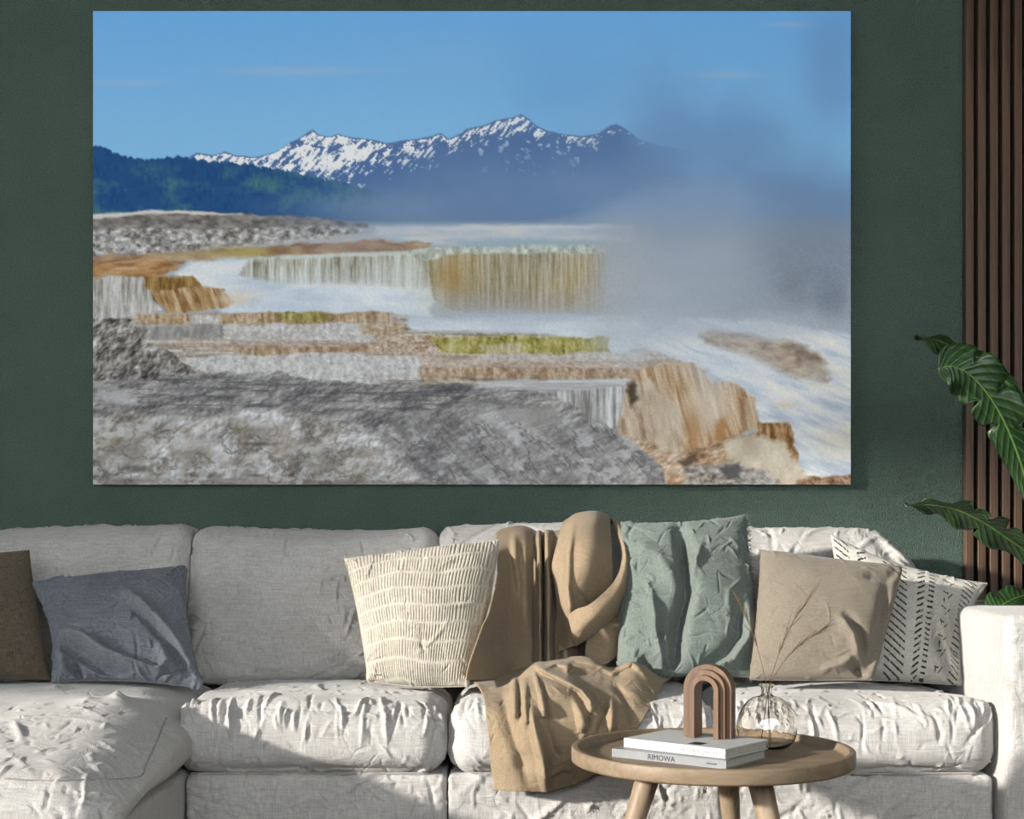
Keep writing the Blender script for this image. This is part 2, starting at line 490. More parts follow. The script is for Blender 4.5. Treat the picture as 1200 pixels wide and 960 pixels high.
# ---------------------------------------------------------------- canvas print
def canvas():
    W, H = 700, 438
    px0, px1, py0, py1 = 109.0, 997.0, 13.0, 568.0
    X, Y = np.meshgrid(np.linspace(px0, px1, W), np.linspace(py0, py1, H), indexing='xy')
    C = np.zeros((H, W, 3))
    def col(c): return np.array(c, float)
    def n(sx, sy, seed, o=4, g=0.55, x=None, y=None):
        v = fbm2((X if x is None else x) / sx, (Y if y is None else y) / sy, seed, o, g)
        return np.clip((v - 0.5) * 1.9 + 0.5, 0, 1)
    wx = (fbm2(X / 16, Y / 9, 71, 5, .62) - 0.5) * 1.4; wy = (fbm2(X / 22, Y / 8, 72, 5, .62) - 0.5)
    def cover(pts, soft=1.6, warp=5.0):
        x = X + wx * warp; y = Y + wy * warp
        xs = [p[0] for p in pts]; ys = [p[1] for p in pts]
        m = (X > min(xs) - 30) & (X < max(xs) + 30) & (Y > min(ys) - 30) & (Y < max(ys) + 30)
        a = np.zeros(X.shape)
        if not m.any(): return a
        xx, yy = x[m], y[m]
        ins = np.zeros(xx.shape, bool); k = len(pts)
        for i in range(k):
            (xa, ya), (xb, yb) = pts[i], pts[(i + 1) % k]
            if ya != yb:
                c = ((ya > yy) != (yb > yy)) & (xx < (xb - xa) * (yy - ya) / (yb - ya) + xa)
                ins ^= c
        d, _ = seg_dist(xx, yy, list(pts) + [pts[0]])
        a[m] = np.clip(0.5 + np.where(ins, d, -d) / soft, 0, 1)
        return a
    def put(a, c):
        a = np.asarray(a)[..., None]; C[:] = C * (1 - a) + np.asarray(c, float) * a
    def mixc(f, c0, c1):
        return col(c0) * (1 - f[..., None]) + col(c1) * f[..., None]
    def mix3(f, c0, c1, c2):
        return np.where(f[..., None] < 0.5, mixc(np.clip(f * 2, 0, 1), c0, c1), mixc(np.clip(f * 2 - 1, 0, 1), c1, c2))
    def poly(pts, c, soft=1.6, warp=5.0, op=1.0):
        put(cover(pts, soft * 1.7, warp * 1.9) * op, c)
    def blob(cx, cy, rx, ry, c, op, p=2.0, rough=0.35, seed=5):
        q = np.hypot((X - cx) / rx, (Y - cy) / ry) + (n(70, 55, seed, 4) - 0.5) * rough
        put(op * np.exp(-np.abs(np.maximum(q, 0)) ** p), c)
    def relief(sx, sy, seed, k=1.0, o=5, ang=(-0.7, -0.7)):
        f = fbm2(X / sx, Y / sy, seed, o, 0.6)
        gx = np.gradient(f, axis=1) * sx; gy = np.gradient(f, axis=0) * sy
        return np.clip((gx * ang[0] + gy * ang[1]) * k, -1, 1)
    # sky
    t = np.clip((Y - 13) / 160, 0, 1)
    C[:] = mixc(t, (108, 167, 219), (127, 179, 217))
    for cx, cy, rx, ry, o in ((350, 83, 75, 5, .5), (150, 97, 50, 4, .35), (850, 88, 40, 4, .45), (925, 29, 28, 3, .4), (520, 70, 90, 30, .1)):
        blob(cx, cy, rx, ry, (165, 178, 200), o, 2, 0.2, 8)
    # far snowy range
    ridge = [(109, 190), (222, 184), (230, 179), (248, 182), (264, 178), (276, 182), (300, 184), (322, 178), (340, 167), (357, 158), (366, 152), (373, 158),
             (386, 160), (396, 157), (412, 161), (432, 163), (452, 168), (470, 165), (490, 163), (506, 160), (516, 156), (526, 163), (541, 156), (547, 151),
             (562, 148), (582, 141), (602, 137), (611, 134), (620, 140), (629, 148), (642, 154), (654, 156), (682, 160), (700, 157), (715, 147), (723, 145),
             (736, 153), (748, 162), (775, 172), (997, 200), (997, 300), (109, 300)]
    a = cover(ridge, 1.4, 3.0) * np.clip((815 - X) / 90, 0, 1)
    put(a, mixc(np.clip((Y - 150) / 90, 0, 1), (82, 108, 150), (66, 102, 152)))
    xs = X + (Y - 160) * 0.9
    st = n(3.6, 8, 31, 4, 0.65, xs, Y - X * 0.25); st2 = n(26, 20, 33, 3)
    ry_ = np.interp(X[0], [p[0] for p in ridge[:-2]], [p[1] for p in ridge[:-2]])[None, :]
    dep = Y - ry_
    low = np.interp(X[0], [222, 300, 380, 420, 480, 540, 600, 650, 740, 780], [12, 26, 58, 52, 34, 26, 22, 10, 14, 0])[None, :]
    amt = np.interp(X[0], [215, 240, 330, 400, 450, 560, 640, 760, 800], [.95, .95, .92, .86, .8, .66, .7, .5, 0])[None, :]
    sn = np.clip((st * 0.75 + st2 * 0.35 - (0.92 - amt * 0.62) - np.clip(dep / np.maximum(low, 1), 0, 2) ** 2 * 0.28) * 9, 0, 1) * (dep > 1.5)
    put(a * sn, (232, 230, 228))
    sn2 = np.clip((n(6, 5, 35, 3) - 0.80) * 12, 0, 1) * ((X > 560) & (X < 700) & (Y > 165) & (Y < 215)) * 0.7
    put(a * sn2, (215, 218, 225))
    put(a * np.clip((dep - low) / 40, 0, 1) * 0.7, (72, 106, 152))
    # forested hill
    hill = [(100, 169), (120, 172), (128, 176), (150, 184), (178, 187), (200, 184), (212, 183), (240, 188), (270, 191), (305, 195), (340, 201), (368, 207), (394, 212),
            (430, 222), (470, 236), (500, 262), (500, 275), (100, 275)]
    jag = (noise2(X / 2.2, Y * 0, 44) - 0.5) * 4
    Y0 = Y; Y = Y + jag
    a = cover(hill, 1.6, 2.0); Y = Y0
    g = n(34, 18, 45, 4); tr = n(3.2, 6, 46, 3)
    put(a, mixc(np.clip(g * 1.3 - 0.35, 0, 1) * np.clip((Y - 185) / 20, 0, 1), (36, 76, 122), (74, 118, 122)))
    put(a * np.clip(tr - 0.45, 0, 1) * 0.9, (26, 62, 112))
    # blue mid slopes and haze behind the terraces
    put(np.clip((X - 360) / 120, 0, 1) * np.clip((Y - 196) / 60, 0, 1) * 0.85, (102, 128, 164))
    blob(540, 225, 120, 30, (84, 112, 150), 0.6, 2, 0.4, 12)
    # ground haze under everything
    put(np.clip((Y - 258 + 50 * sstep(620, 800, X)) / (6 + 90 * sstep(620, 800, X)), 0, 1), mixc(n(60, 20, 50), (142, 157, 176), (160, 172, 186)))
    # top terraces at the left
    rock = mix3(n(6, 4, 51), (92, 88, 84), (140, 136, 132), (186, 182, 178))
    poly([(100, 252), (180, 248), (240, 248), (300, 252), (380, 256), (430, 262), (430, 268), (300, 268), (200, 271), (100, 274)],
         mix3(n(10, 5, 52), (84, 82, 80), (118, 112, 106), (146, 138, 130)), 1.4, 4)
    poly([(100, 251), (180, 247), (240, 248), (284, 252), (240, 252), (180, 251), (100, 256)], (196, 192, 186), 1.4, 3)
    rk = np.clip(rock + 22 * relief(7, 5, 54, 1.2)[..., None], 60, 225) * 1.06
    poly([(100, 270), (200, 268), (300, 266), (400, 264), (430, 272), (380, 280), (290, 288), (190, 297), (100, 300)], rk, 1.6, 5)
    poly([(240, 290), (330, 282), (440, 272), (480, 278), (300, 292)], (172, 170, 176), 3, 4, 0.7)
    # pale rim pools further back
    poly([(440, 266), (560, 263), (700, 263), (740, 266), (742, 284), (500, 286), (440, 276)],
         mix3(n(50, 8, 55), (158, 178, 198), (182, 190, 196), (206, 198, 184)), 3, 3)
    poly([(440, 266), (742, 263), (742, 267), (440, 270)], (205, 212, 215), 2, 2, 0.7)
    # tan and yellow rim
    rim = mix3(n(26, 7, 57), (128, 92, 66), (164, 128, 94), (182, 152, 112))
    poly([(100, 299), (200, 296), (260, 291), (330, 286), (440, 282), (508, 284), (500, 296), (330, 301), (220, 306), (200, 318), (190, 327), (100, 326)], rim, 1.8, 5)
    blob(285, 296, 40, 7, (172, 154, 66), 0.8, 3, 0.5, 14); blob(215, 298, 40, 3, (160, 140, 80), 0.6, 3)
    blob(327, 294, 16, 6, (126, 84, 52), 0.8, 3, 0.5, 15); blob(420, 291, 50, 6, (150, 124, 116), 0.6, 3)
    poly([(100, 306), (190, 303), (206, 311), (196, 320), (180, 325), (100, 324)], mix3(n(22, 5, 58, 4, .6, X + Y * 2), (136, 82, 38), (178, 120, 60), (196, 150, 96)), 2, 4)
    # upper pool with its thin falls
    poly([(203, 319), (226, 306), (330, 300), (500, 294), (516, 345), (500, 368), (262, 366), (226, 340)],
         mix3(n(60, 12, 60), (172, 190, 208), (196, 206, 214), (208, 212, 212)), 3, 4)
    vs = n(3.2, 46, 62, 4, 0.65)
    fall_l = mix3(vs, (112, 100, 70), (166, 164, 142), (204, 208, 200))
    a = cover([(290, 306), (330, 301), (420, 299), (506, 293), (506, 340), (440, 334), (380, 332), (320, 332), (280, 322)], 6, 5)
    put(a * np.clip(1.25 - (Y - 300) / 42, 0, 1) * 0.9, fall_l)
    blob(470, 318, 34, 18, (192, 200, 190), 0.6, 3, 0.4, 16)
    poly([(330, 299), (500, 292), (506, 297), (330, 304)], (188, 198, 190), 2, 3, 0.8)
    # big falls wall
    vs2 = n(2.6, 60, 64, 4, 0.7); oc = n(34, 60, 66, 3)
    wallc = mixc(oc, (112, 104, 78), (158, 128, 62))
    wallc = wallc * (1 - vs2[..., None] * 0.75) + col((196, 192, 176)) * vs2[..., None] * 0.75
    a = cover([(498, 300), (520, 292), (610, 290), (706, 291), (712, 300), (708, 366), (610, 368), (530, 364), (508, 350)], 2.5, 4)
    put(a, wallc)
    blob(528, 330, 24, 28, (170, 124, 40), 0.55, 2.5, 0.5, 17)
    put(a * np.clip((Y - 334) / 42, 0, 0.75), (158, 158, 160))
    poly([(468, 294), (540, 288), (640, 284), (710, 288), (712, 296), (640, 297), (540, 297), (490, 306)],
         mixc(n(4, 6, 67), (140, 150, 134), (202, 208, 194)), 2, 3)
    poly([(520, 282), (640, 279), (720, 282), (716, 288), (560, 290)], (138, 168, 186), 3, 3, 0.8)
    # white mounds
    poly([(262, 366), (292, 348), (340, 338), (452, 335), (478, 345), (506, 370), (430, 376), (300, 372)],
         mixc(n(40, 14, 68), (176, 194, 212), (206, 214, 218)), 3, 5)
    # left grey curtain and orange block
    vb = n(4, 26, 70, 4, .6)
    poly([(100, 325), (168, 325), (172, 338), (188, 364), (160, 374), (100, 372)], mix3(vb, (132, 124, 112), (172, 168, 160), (200, 200, 196)), 1.6, 5)
    poly([(166, 326), (228, 323), (236, 334), (262, 340), (276, 352), (262, 361), (196, 369), (178, 346)],
         mix3(n(5, 22, 73, 4, .6, X - Y * .4), (126, 82, 32), (174, 130, 72), (204, 176, 136)), 1.8, 5)
    poly([(166, 325), (226, 323), (230, 336), (200, 340), (172, 340)], mix3(vb, (110, 72, 20), (150, 106, 36), (176, 140, 70)), 1.6, 4)
    blob(276, 350, 22, 9, (206, 190, 166), 0.8, 2.5, 0.4, 18)
    # stepped rims
    hs = n(60, 2.6, 75, 4, .6); vt = n(4, 12, 76, 4, .6); sp = n(4, 3, 77, 3, .7)
    base = mix3(hs * .6 + sp * .4, (112, 98, 84), (170, 158, 142), (206, 202, 196))
    poly([(160, 368), (460, 366), (520, 384), (720, 398), (826, 428), (836, 470), (100, 470), (100, 400)], base, 1.8, 4)
    oranges = mix3(vt * .7 + sp * .3, (118, 82, 52), (170, 132, 90), (206, 188, 160))
    yellow = mix3(vt * .7 + sp * .3, (96, 92, 26), (158, 146, 50), (200, 190, 120))
    whites = mix3(vt * .5 + sp * .5, (146, 142, 138), (184, 182, 180), (212, 212, 212))
    pinks = mix3(hs * .5 + sp * .5, (140, 114, 94), (176, 154, 134), (204, 192, 178))
    poly([(160, 369), (300, 367), (455, 366), (460, 378), (300, 379), (164, 379)], oranges, 1.4, 4)
    poly([(316, 367), (386, 366), (386, 376), (330, 376)], yellow, 2, 4, .8)
    poly([(222, 369), (256, 369), (256, 380), (222, 380)], whites, 2, 3, .9)
    poly([(168, 382), (262, 380), (262, 396), (178, 398)], mixc(vt, (122, 118, 116), (160, 156, 152)), 1.4, 4)
    poly([(262, 381), (430, 379), (440, 400), (300, 404), (262, 398)], whites, 1.4, 5, .85)
    poly([(422, 380), (470, 378), (475, 392), (425, 394)], oranges, 1.6, 4, .7)
    poly([(476, 372), (600, 372), (745, 370), (757, 384), (752, 410), (716, 412), (640, 392), (480, 386)],
         mixc(n(60, 10, 79), (164, 182, 202), (196, 206, 214)), 3, 4)
    poly([(176, 400), (320, 398), (430, 402), (500, 404), (500, 412), (250, 412)], pinks, 1.4, 3, .9)
    poly([(250, 408), (420, 405), (500, 404), (500, 411), (300, 416)], oranges, 1.4, 3, .8)
    poly([(440, 392), (520, 393), (560, 402), (520, 416), (440, 412)], mix3(sp, (150, 110, 74), (176, 150, 126), (200, 186, 170)), 1.6, 4)
    poly([(500, 396), (560, 394), (715, 396), (714, 413), (600, 417), (520, 414)], yellow, 1.4, 4)
    poly([(560, 404), (612, 402), (612, 416), (570, 416)], mixc(vt, (170, 150, 110), (205, 196, 160)), 2, 4, .7)
    poly([(490, 416), (640, 414), (770, 412), (816, 428), (812, 446), (640, 447), (490, 445)], pinks, 1.4, 4)
    poly([(492, 434), (560, 431), (740, 433), (800, 436), (800, 447), (560, 447), (492, 446)], oranges, 1.4, 4, .75)
    poly([(560, 416), (740, 414), (800, 420), (740, 424), (560, 424)], whites, 1.4, 3, .6)
    poly([(196, 420), (330, 414), (420, 416), (492, 418), (492, 446), (360, 448), (250, 438)], whites, 1.4, 5)
    # white slope at the right
    slope = mix3(n(40, 9, 81, 4, .55, X, Y - X * .35), (168, 182, 200), (202, 208, 214), (222, 218, 208))
    poly([(740, 404), (800, 372), (880, 376), (997, 392), (1010, 392), (1010, 575), (880, 575), (888, 480), (830, 432)], slope, 3, 6)
    poly([(816, 388), (868, 388), (942, 404), (970, 424), (968, 446), (930, 440), (870, 416), (826, 402)],
         mix3(n(14, 7, 82), (128, 104, 88), (166, 140, 112), (188, 170, 146)), 4, 6)
    blob(955, 438, 22, 12, (186, 182, 168), .5, 3); blob(920, 475, 14, 4, (206, 186, 156), .6, 3)
    blob(990, 515, 40, 20, (206, 192, 158), .55, 2.5, .5, 21)
    poly([(940, 560), (1000, 556), (1010, 575), (930, 575)], mix3(sp, (96, 62, 40), (150, 108, 74), (180, 150, 120)), 2, 6)
    # grey foreground
    rl = relief(26, 12, 91, 1.1); rl2 = relief(9, 5, 92, 1.0)
    g0 = mix3(n(30, 9, 93), (98, 96, 98), (130, 127, 126), (158, 154, 150))
    grey = np.clip(g0 + 24 * rl[..., None] + 22 * rl2[..., None], 40, 215)
    poly([(100, 444), (180, 440), (330, 436), (360, 446), (480, 450), (600, 452), (700, 448), (742, 448), (746, 500), (722, 508), (780, 545), (800, 575), (100, 575)], grey, 1.8, 6)
    dk = np.clip(n(44, 3.2, 95, 4, .65) - .42, 0, 1) * 1.5 * np.clip((Y - 438) / 8, 0, 1) * np.clip((492 - Y) / 14, 0, 1)
    put(np.clip(dk, 0, .8) * ((X > 160) & (X < 640)), (78, 78, 82))
    # pale knobbly rock low at the left
    rr = relief(34, 30, 96, 1.2, 5); wh = n(26, 22, 97)
    pale = np.clip(mix3(wh, (122, 112, 100), (160, 156, 152), (190, 190, 192)) + 26 * rr[..., None] + 14 * rl2[..., None], 60, 215)
    poly([(100, 492), (150, 484), (230, 488), (310, 480), (400, 496), (470, 520), (520, 575), (100, 575)], pale, 6, 10)
    for cx, cy, rx, ry in ((158, 525, 24, 26), (232, 536, 30, 22), (300, 507, 30, 14), (365, 540, 26, 20), (297, 545, 13, 13), (118, 535, 12, 22)):
        blob(cx, cy, rx, ry, (134, 127, 116), .7, 4, .5, 23); blob(cx - 3, cy - ry * .7, rx * .8, ry * .3, (190, 188, 184), .6, 3, .4, 24)
        blob(cx + 2, cy + ry * .95, rx * .8, ry * .16, (86, 78, 68), .75, 3, .3, 25)
    poly([(100, 558), (300, 560), (560, 566), (560, 575), (100, 575)], mixc(n(30, 3, 98), (112, 104, 96), (150, 144, 138)), 3, 5)
    poly([(112, 455), (140, 456), (160, 472), (120, 474)], (172, 172, 176), 6, 8, .8)
    # flowing grey mound, strokes running down to the right
    sx_ = X + (Y - 450) * 1.1
    wp = (fbm2(X / 40, Y / 40, 98, 3) - .5) * 60
    fl = n(26, 70, 99, 5, .6, X - (Y - 450) * 1.0 + wp * .5, Y + wp * .3)
    mound = np.clip(mix3(fl, (104, 102, 104), (134, 131, 130), (160, 158, 158)) + 12 * rl2[..., None] + 16 * rl[..., None] + 2, 50, 220)
    poly([(450, 500), (520, 478), (600, 474), (650, 482), (690, 500), (730, 512), (772, 540), (790, 575), (520, 575), (470, 540)], mound, 10, 8)
    poly([(600, 478), (650, 476), (658, 494), (620, 500), (598, 494)], (146, 142, 138), 4, 6, .7)
    poly([(630, 458), (700, 452), (735, 452), (734, 496), (716, 502), (690, 500), (680, 478)], mix3(n(3.2, 40, 101, 4, .6), (120, 116, 112), (166, 164, 162), (204, 206, 208)), 2, 5)
    poly([(560, 446), (740, 444), (742, 452), (640, 460), (560, 456)], mixc(hs, (150, 150, 154), (196, 200, 204)), 2, 4)
    # cracks, ledges and pale crusts on the foreground rock
    fgm = np.clip((Y - 486) / 14, 0, 1) * np.clip((800 - X) / 60, 0, 1) * np.clip((Y - (X - 700) * .6 - 470) / 12, 0, 1)
    rn = 1 - np.abs(2 * fbm2(X / 34, Y / 26, 130, 5, .55) - 1); rn2 = 1 - np.abs(2 * fbm2((X - Y) / 20, (X + Y * .6) / 60, 131, 5, .55) - 1)
    rt = sstep(430, 520, X); rr_ = rn * (1 - rt) + rn2 * rt
    put(np.clip((rr_ - .93) * 16, 0, 1) * .55 * fgm, (84, 80, 76))
    put(np.clip((n(16, 10, 132, 5, .6) - .66) * 6, 0, 1) * .6 * fgm, (188, 188, 192))
    put(np.clip((n(22, 14, 133, 4, .6) - .62) * 4, 0, 1) * .4 * fgm * (1 - rt), (140, 122, 98))
    # dark boulder at the left
    poly([(100, 374), (150, 374), (174, 388), (172, 402), (196, 410), (228, 436), (180, 444), (100, 446)],
         np.clip(mix3(n(9, 12, 103), (84, 80, 78), (124, 118, 110), (160, 156, 150)) + 44 * relief(14, 12, 104, 1.2)[..., None], 45, 205), 1.6, 6)
    # orange domes
    vd = n(3.4, 40, 105, 4, .6, X - (Y - 450) * .25)
    dome = mix3(vd, (150, 98, 50), (190, 146, 96), (212, 186, 152))
    poly([(736, 452), (752, 432), (812, 424), (832, 446), (862, 450), (884, 466), (888, 500), (872, 506), (852, 524), (800, 528), (764, 518), (722, 504)], dome, 2, 5)
    poly([(742, 446), (762, 444), (788, 470), (808, 516), (790, 534), (740, 512), (724, 504)],
         np.clip(mix3(n(6, 26, 106, 4, .6, X - Y * .2), (150, 116, 82), (186, 160, 128), (206, 190, 166)), 0, 255), 2.5, 5)
    blob(828, 478, 26, 30, (210, 194, 172), .85, 3.5, .25, 27); blob(776, 480, 16, 34, (192, 170, 142), .6, 3, .3, 29); blob(812, 500, 12, 26, (170, 110, 50), .6, 2.5, .4, 28)
    poly([(838, 494), (850, 490), (852, 520), (838, 522)], (178, 116, 50), 3, 4, .8)
    poly([(736, 450), (746, 446), (748, 468), (738, 476)], (66, 52, 40), 3, 4, .85)
    poly([(870, 466), (884, 466), (888, 502), (874, 504)], mixc(vd, (176, 138, 96), (206, 180, 146)), 2, 3)
    put(cover([(866, 468), (872, 466), (876, 504), (870, 506)], 3, 3) * .6, (140, 100, 64))
    # lower orange ground
    low_ = np.clip(mix3(n(24, 9, 108), (132, 92, 60), (172, 132, 94), (196, 172, 144)) + 34 * rl2[..., None], 50, 225)
    poly([(722, 504), (790, 530), (830, 522), (888, 504), (930, 530), (950, 575), (790, 575), (770, 540)], low_, 2.5, 6)
    poly([(884, 497), (924, 495), (928, 508), (938, 542), (912, 520), (888, 508)], mix3(vt, (112, 68, 28), (164, 112, 56), (190, 146, 92)), 1.8, 4)
    poly([(850, 520), (884, 508), (920, 520), (938, 548), (930, 575), (880, 575), (856, 548)], mixc(n(14, 26, 110), (172, 156, 128), (204, 192, 166)), 4, 6, .9)
    poly([(800, 545), (860, 540), (900, 552), (910, 575), (800, 575)], np.clip(rk * .92, 0, 255), 3, 8, .8)
    poly([(842, 546), (862, 542), (872, 560), (850, 562)], (78, 74, 76), 3, 5, .9)
    poly([(790, 540), (816, 532), (820, 540), (800, 548)], (84, 60, 44), 2.5, 5, .85)
    # steam
    blob(850, 170, 110, 62, (100, 128, 170), .62, 2.4, .5, 40); blob(770, 120, 50, 60, (104, 142, 186), .45, 2.2, .5, 41)
    blob(975, 70, 36, 70, (104, 140, 186), .55, 2.2, .3, 42); blob(650, 110, 70, 55, (100, 148, 196), .35, 2.2, .4, 43)
    blob(940, 235, 130, 50, (106, 134, 170), .8, 2.4, .4, 44)
    blob(660, 218, 150, 44, (110, 136, 170), .8, 2.2, .5, 45); blob(450, 244, 110, 22, (116, 138, 168), .7, 2.2, .4, 46)
    blob(800, 300, 105, 62, (150, 166, 184), .95, 3.0, .5, 47); blob(800, 250, 90, 40, (128, 150, 178), .7, 2.4, .5, 48)
    blob(950, 305, 70, 52, (120, 136, 158), .85, 2.6, .3, 49); blob(928, 338, 22, 26, (112, 118, 132), .55, 2.2, .6, 50); blob(975, 350, 20, 22, (100, 112, 132), .55, 2.2, .5, 51)
    blob(760, 365, 60, 34, (158, 172, 188), .8, 2.5, .5, 52); blob(880, 355, 50, 22, (142, 156, 176), .6, 2.4, .5, 53)
    blob(735, 320, 30, 50, (160, 166, 174), .6, 2.4, .4, 54)
    blob(600, 372, 120, 10, (170, 182, 196), .6, 2.5, .3, 55); blob(500, 350, 26, 18, (186, 194, 190), .45, 2.2, .4, 56)
    blob(840, 425, 60, 26, (190, 202, 216), .5, 2.4, .5, 57)
    blob(880, 384, 110, 15, (170, 182, 196), .75, 2.4, .4, 58); blob(738, 398, 44, 24, (176, 188, 200), .7, 2.4, .4, 59); blob(712, 340, 22, 44, (164, 168, 172), .6, 2.4, .4, 60)
    lum = C @ np.array([.3, .59, .11]); ks = 1 - 0.33 * sstep(245, 275, Y)
    C[:] = lum[..., None] + (C - lum[..., None]) * ks[..., None]
    # fine grain of the photograph
    gr = (noise2(X * 0.9, Y * 0.9, 120) - .5) * 16 * np.clip((Y - 250) / 60, .12, 1) * np.clip(1.2 - np.exp(-(((X - 820) / 110) ** 2 + ((Y - 300) / 90) ** 2)) * 1.1, .1, 1)
    C[:] = np.clip(C + gr[..., None], 4, 250)
    colr = np.clip(lin(C) * CANVAS_GAIN, 0, 0.96)

    d = CAM_D - 0.036
    wxs = (X - 600) / F_PX * d; wzs = CAM_Z + (HOR - Y) / F_PX * d
    V = np.stack([wxs.ravel(), np.full(X.size, d - CAM_D), wzs.ravel()], 1)
    F = grid_faces(H, W)
    t = empty('canvas_print', (float(wxs.mean()), 0, float(wzs.min())))
    tag(t, 'wide frameless canvas print of steaming mineral terraces and snowy mountains on green wall', 'wall art')
    keep(mesh_obj('printed_front', V, F, M['canvas'], smooth=False, colors=colr.reshape(-1, 3)), t)
    xa, xb, za, zb = wxs.min(), wxs.max(), wzs.min(), wzs.max()
    Vb, Fb = boxes([((xa, d - CAM_D + 0.0005, za), (xb, -0.004, zb))])
    keep(mesh_obj('stretcher_box', Vb, Fb, plain('canvas_edge', (120, 122, 120), 0.9), smooth=False), t)
CANVAS_GAIN = 1.28
canvas()

# ---------------------------------------------------------------- sofa
sofa = empty('sectional_sofa', (-0.2, -0.55, 0))
tag(sofa, 'long rumpled pale grey linen sectional sofa with chaise and square arm', 'sofa')

def cushion_block(name, lo, hi, r, step, seed, bulge=(0.0, 0.02, 0.02), shape=None, K=60, amp=0.0035, gather=0, und=0.012, mat='sofa', clen=0.09, parent=None):
    rng = np.random.default_rng(seed)
    lo = np.array(lo, float); hi = np.array(hi, float); h = (hi - lo) / 2; c = (hi + lo) / 2
    V, F, L = rbox(h, r, step)
    q = 1 - np.clip(np.abs(L), 0, 1) ** 2.5
    N = vnormals(V, F)
    for ax in range(3):
        o = [a for a in range(3) if a != ax]
        V[:, ax] += np.sign(L[:, ax]) * (np.abs(L[:, ax]) > 0.999) * bulge[ax] * q[:, o[0]] * q[:, o[1]]
    V = V + c
    if shape is not None: V = shape(V, L)
    N = vnormals(V, F)
    vis = (N[:, 1] < -0.25) | ((N[:, 2] > 0.4) & (V[:, 1] < lo[1] + 0.55) & (hi[2] > 0.3) & (K > 80))
    D = und * 2 * fbm3(V, 4.0, seed, 3)
    D += crease(V, N, rng, int(K * 3.2), clen * 0.6, 0.0040, amp * 1.1, vis)
    D += crease(V, N, rng, K // 4, clen * 2.0, 0.009, amp * 1.5, vis)
    if gather:
        edge = (N[:, 1] < -0.15) & (N[:, 2] > 0.25)
        D += crease(V, N, rng, gather * 2, 0.11, 0.0052, 0.0085, edge, (0.0, -0.7, -0.5), 0.10)
    V = V + N * D[:, None]
    o = mesh_obj(name, V, F, M[mat])
    return keep(o, sofa if parent is None else parent)

def surf_line(o, pts, rad=0.0028, mat='piping'):
    """a welt that follows the visible surface of a cushion along a pixel polyline"""
    V = np.zeros(len(o.data.vertices) * 3, np.float32); o.data.vertices.foreach_get('co', V); V = V.reshape(-1, 3).astype(float)
    x, y = to_px(V); d = V[:, 1]; out = []
    for q in catmull(np.array(pts, float), 14 * len(pts)):
        r2 = (x - q[0]) ** 2 + (y - q[1]) ** 2; m = np.nonzero(r2 < 25)[0]
        if len(m) == 0: continue
        m = m[d[m] < d[m].min() + 0.03]
        w = np.exp(-r2[m] / 4); out.append((V[m] * w[:, None]).sum(0) / w.sum())
    out = np.array(out); ker = np.array([1, 2, 3, 2, 1]) / 9
    for ax in range(3): out[2:-2, ax] = np.convolve(out[:, ax], ker, 'valid')
    pv, pf = tube(out, rad, 6)
    p = mesh_obj('piping', pv, pf, M[mat]); p.parent = o
    return p

SEAT_Y0, SEAT_Y1 = -1.06, -0.40
for k, (xa, xb) in enumerate(((-0.985, -0.190), (-0.185, 0.608), (0.613, 1.408))):
    def shp(V, L):
        fr = sstep(-0.75, -1.06, V[:, 1])
        V[:, 2] += 0.012 * np.sin(V[:, 0] * 7 + k * 2) * fr * sstep(0.32, 0.45, V[:, 2])
        return V
    s = cushion_block('seat_cushion', (xa, SEAT_Y0, 0.262), (xb, SEAT_Y1, 0.468), 0.075, 0.0044, 100 + k, (0.004, 0.02, 0.022), shp, 85, 0.0035, (26, 20, 24)[k])
    # welt along the lower front seam
    t = np.linspace(xa + 0.05, xb - 0.05, 30)
    pv, pf = tube(np.stack([t, np.full_like(t, SEAT_Y0 + 0.032), np.full_like(t, 0.2655)], 1), 0.0045, 6)
    keep(mesh_obj('piping', pv, pf, M['piping']), sofa)
for k, (xa, xb) in enumerate(((-0.945, -0.190), (-0.185, 0.608), (0.613, 1.396))):
    cushion_block('base_section', (xa, -1.045, 0.035), (xb, -0.25, 0.262), 0.018, 0.0052, 120 + k, (0, 0.004, 0), None, 70, 0.0040, 0, 0.004)

def chaise_shape(V, L):
    f = sstep(-1.15, -1.80, V[:, 1])
    top = sstep(0.26, 0.46, V[:, 2])
    V[:, 2] -= 0.10 * f * top
    V[:, 2] -= 0.06 * sstep(-1.45, -1.78, V[:, 1]) * (1 - top)
    sd = sstep(-1.12, -0.93, V[:, 0])
    V[:, 2] -= 0.03 * sd * top
    # peaked puckers in the slack cover
    for px, py, a, w in ((103, 832, .016, .045), (138, 829, .03, .04), (100, 803, .014, .035), (65, 818, .012, .04), (160, 803, .01, .03)):
        p = on_plane(px, py, 0.47)
        r2 = (V[:, 0] - p[0]) ** 2 + ((V[:, 1] - p[1]) * 0.7) ** 2
        V[:, 2] += a * np.exp(-np.sqrt(r2 + 1e-6) / w * 1.6) * top
    return V
ch = cushion_block('chaise_cushion', (-1.98, -1.76, 0.262), (-0.95, -0.40, 0.47), 0.085, 0.0055, 140, (0.03, 0.03, 0.03), chaise_shape, 150, 0.004, 0, 0.016)
surf_line(ch, [(4, 913), (50, 915), (100, 914), (160, 911), (171, 896), (184, 868), (197, 840)])
cushion_block('chaise_base', (-1.96, -1.70, 0.035), (-0.955, -0.25, 0.262), 0.018, 0.0095, 150, (0, 0, 0), None, 40, 0.0022, 0, 0.004)

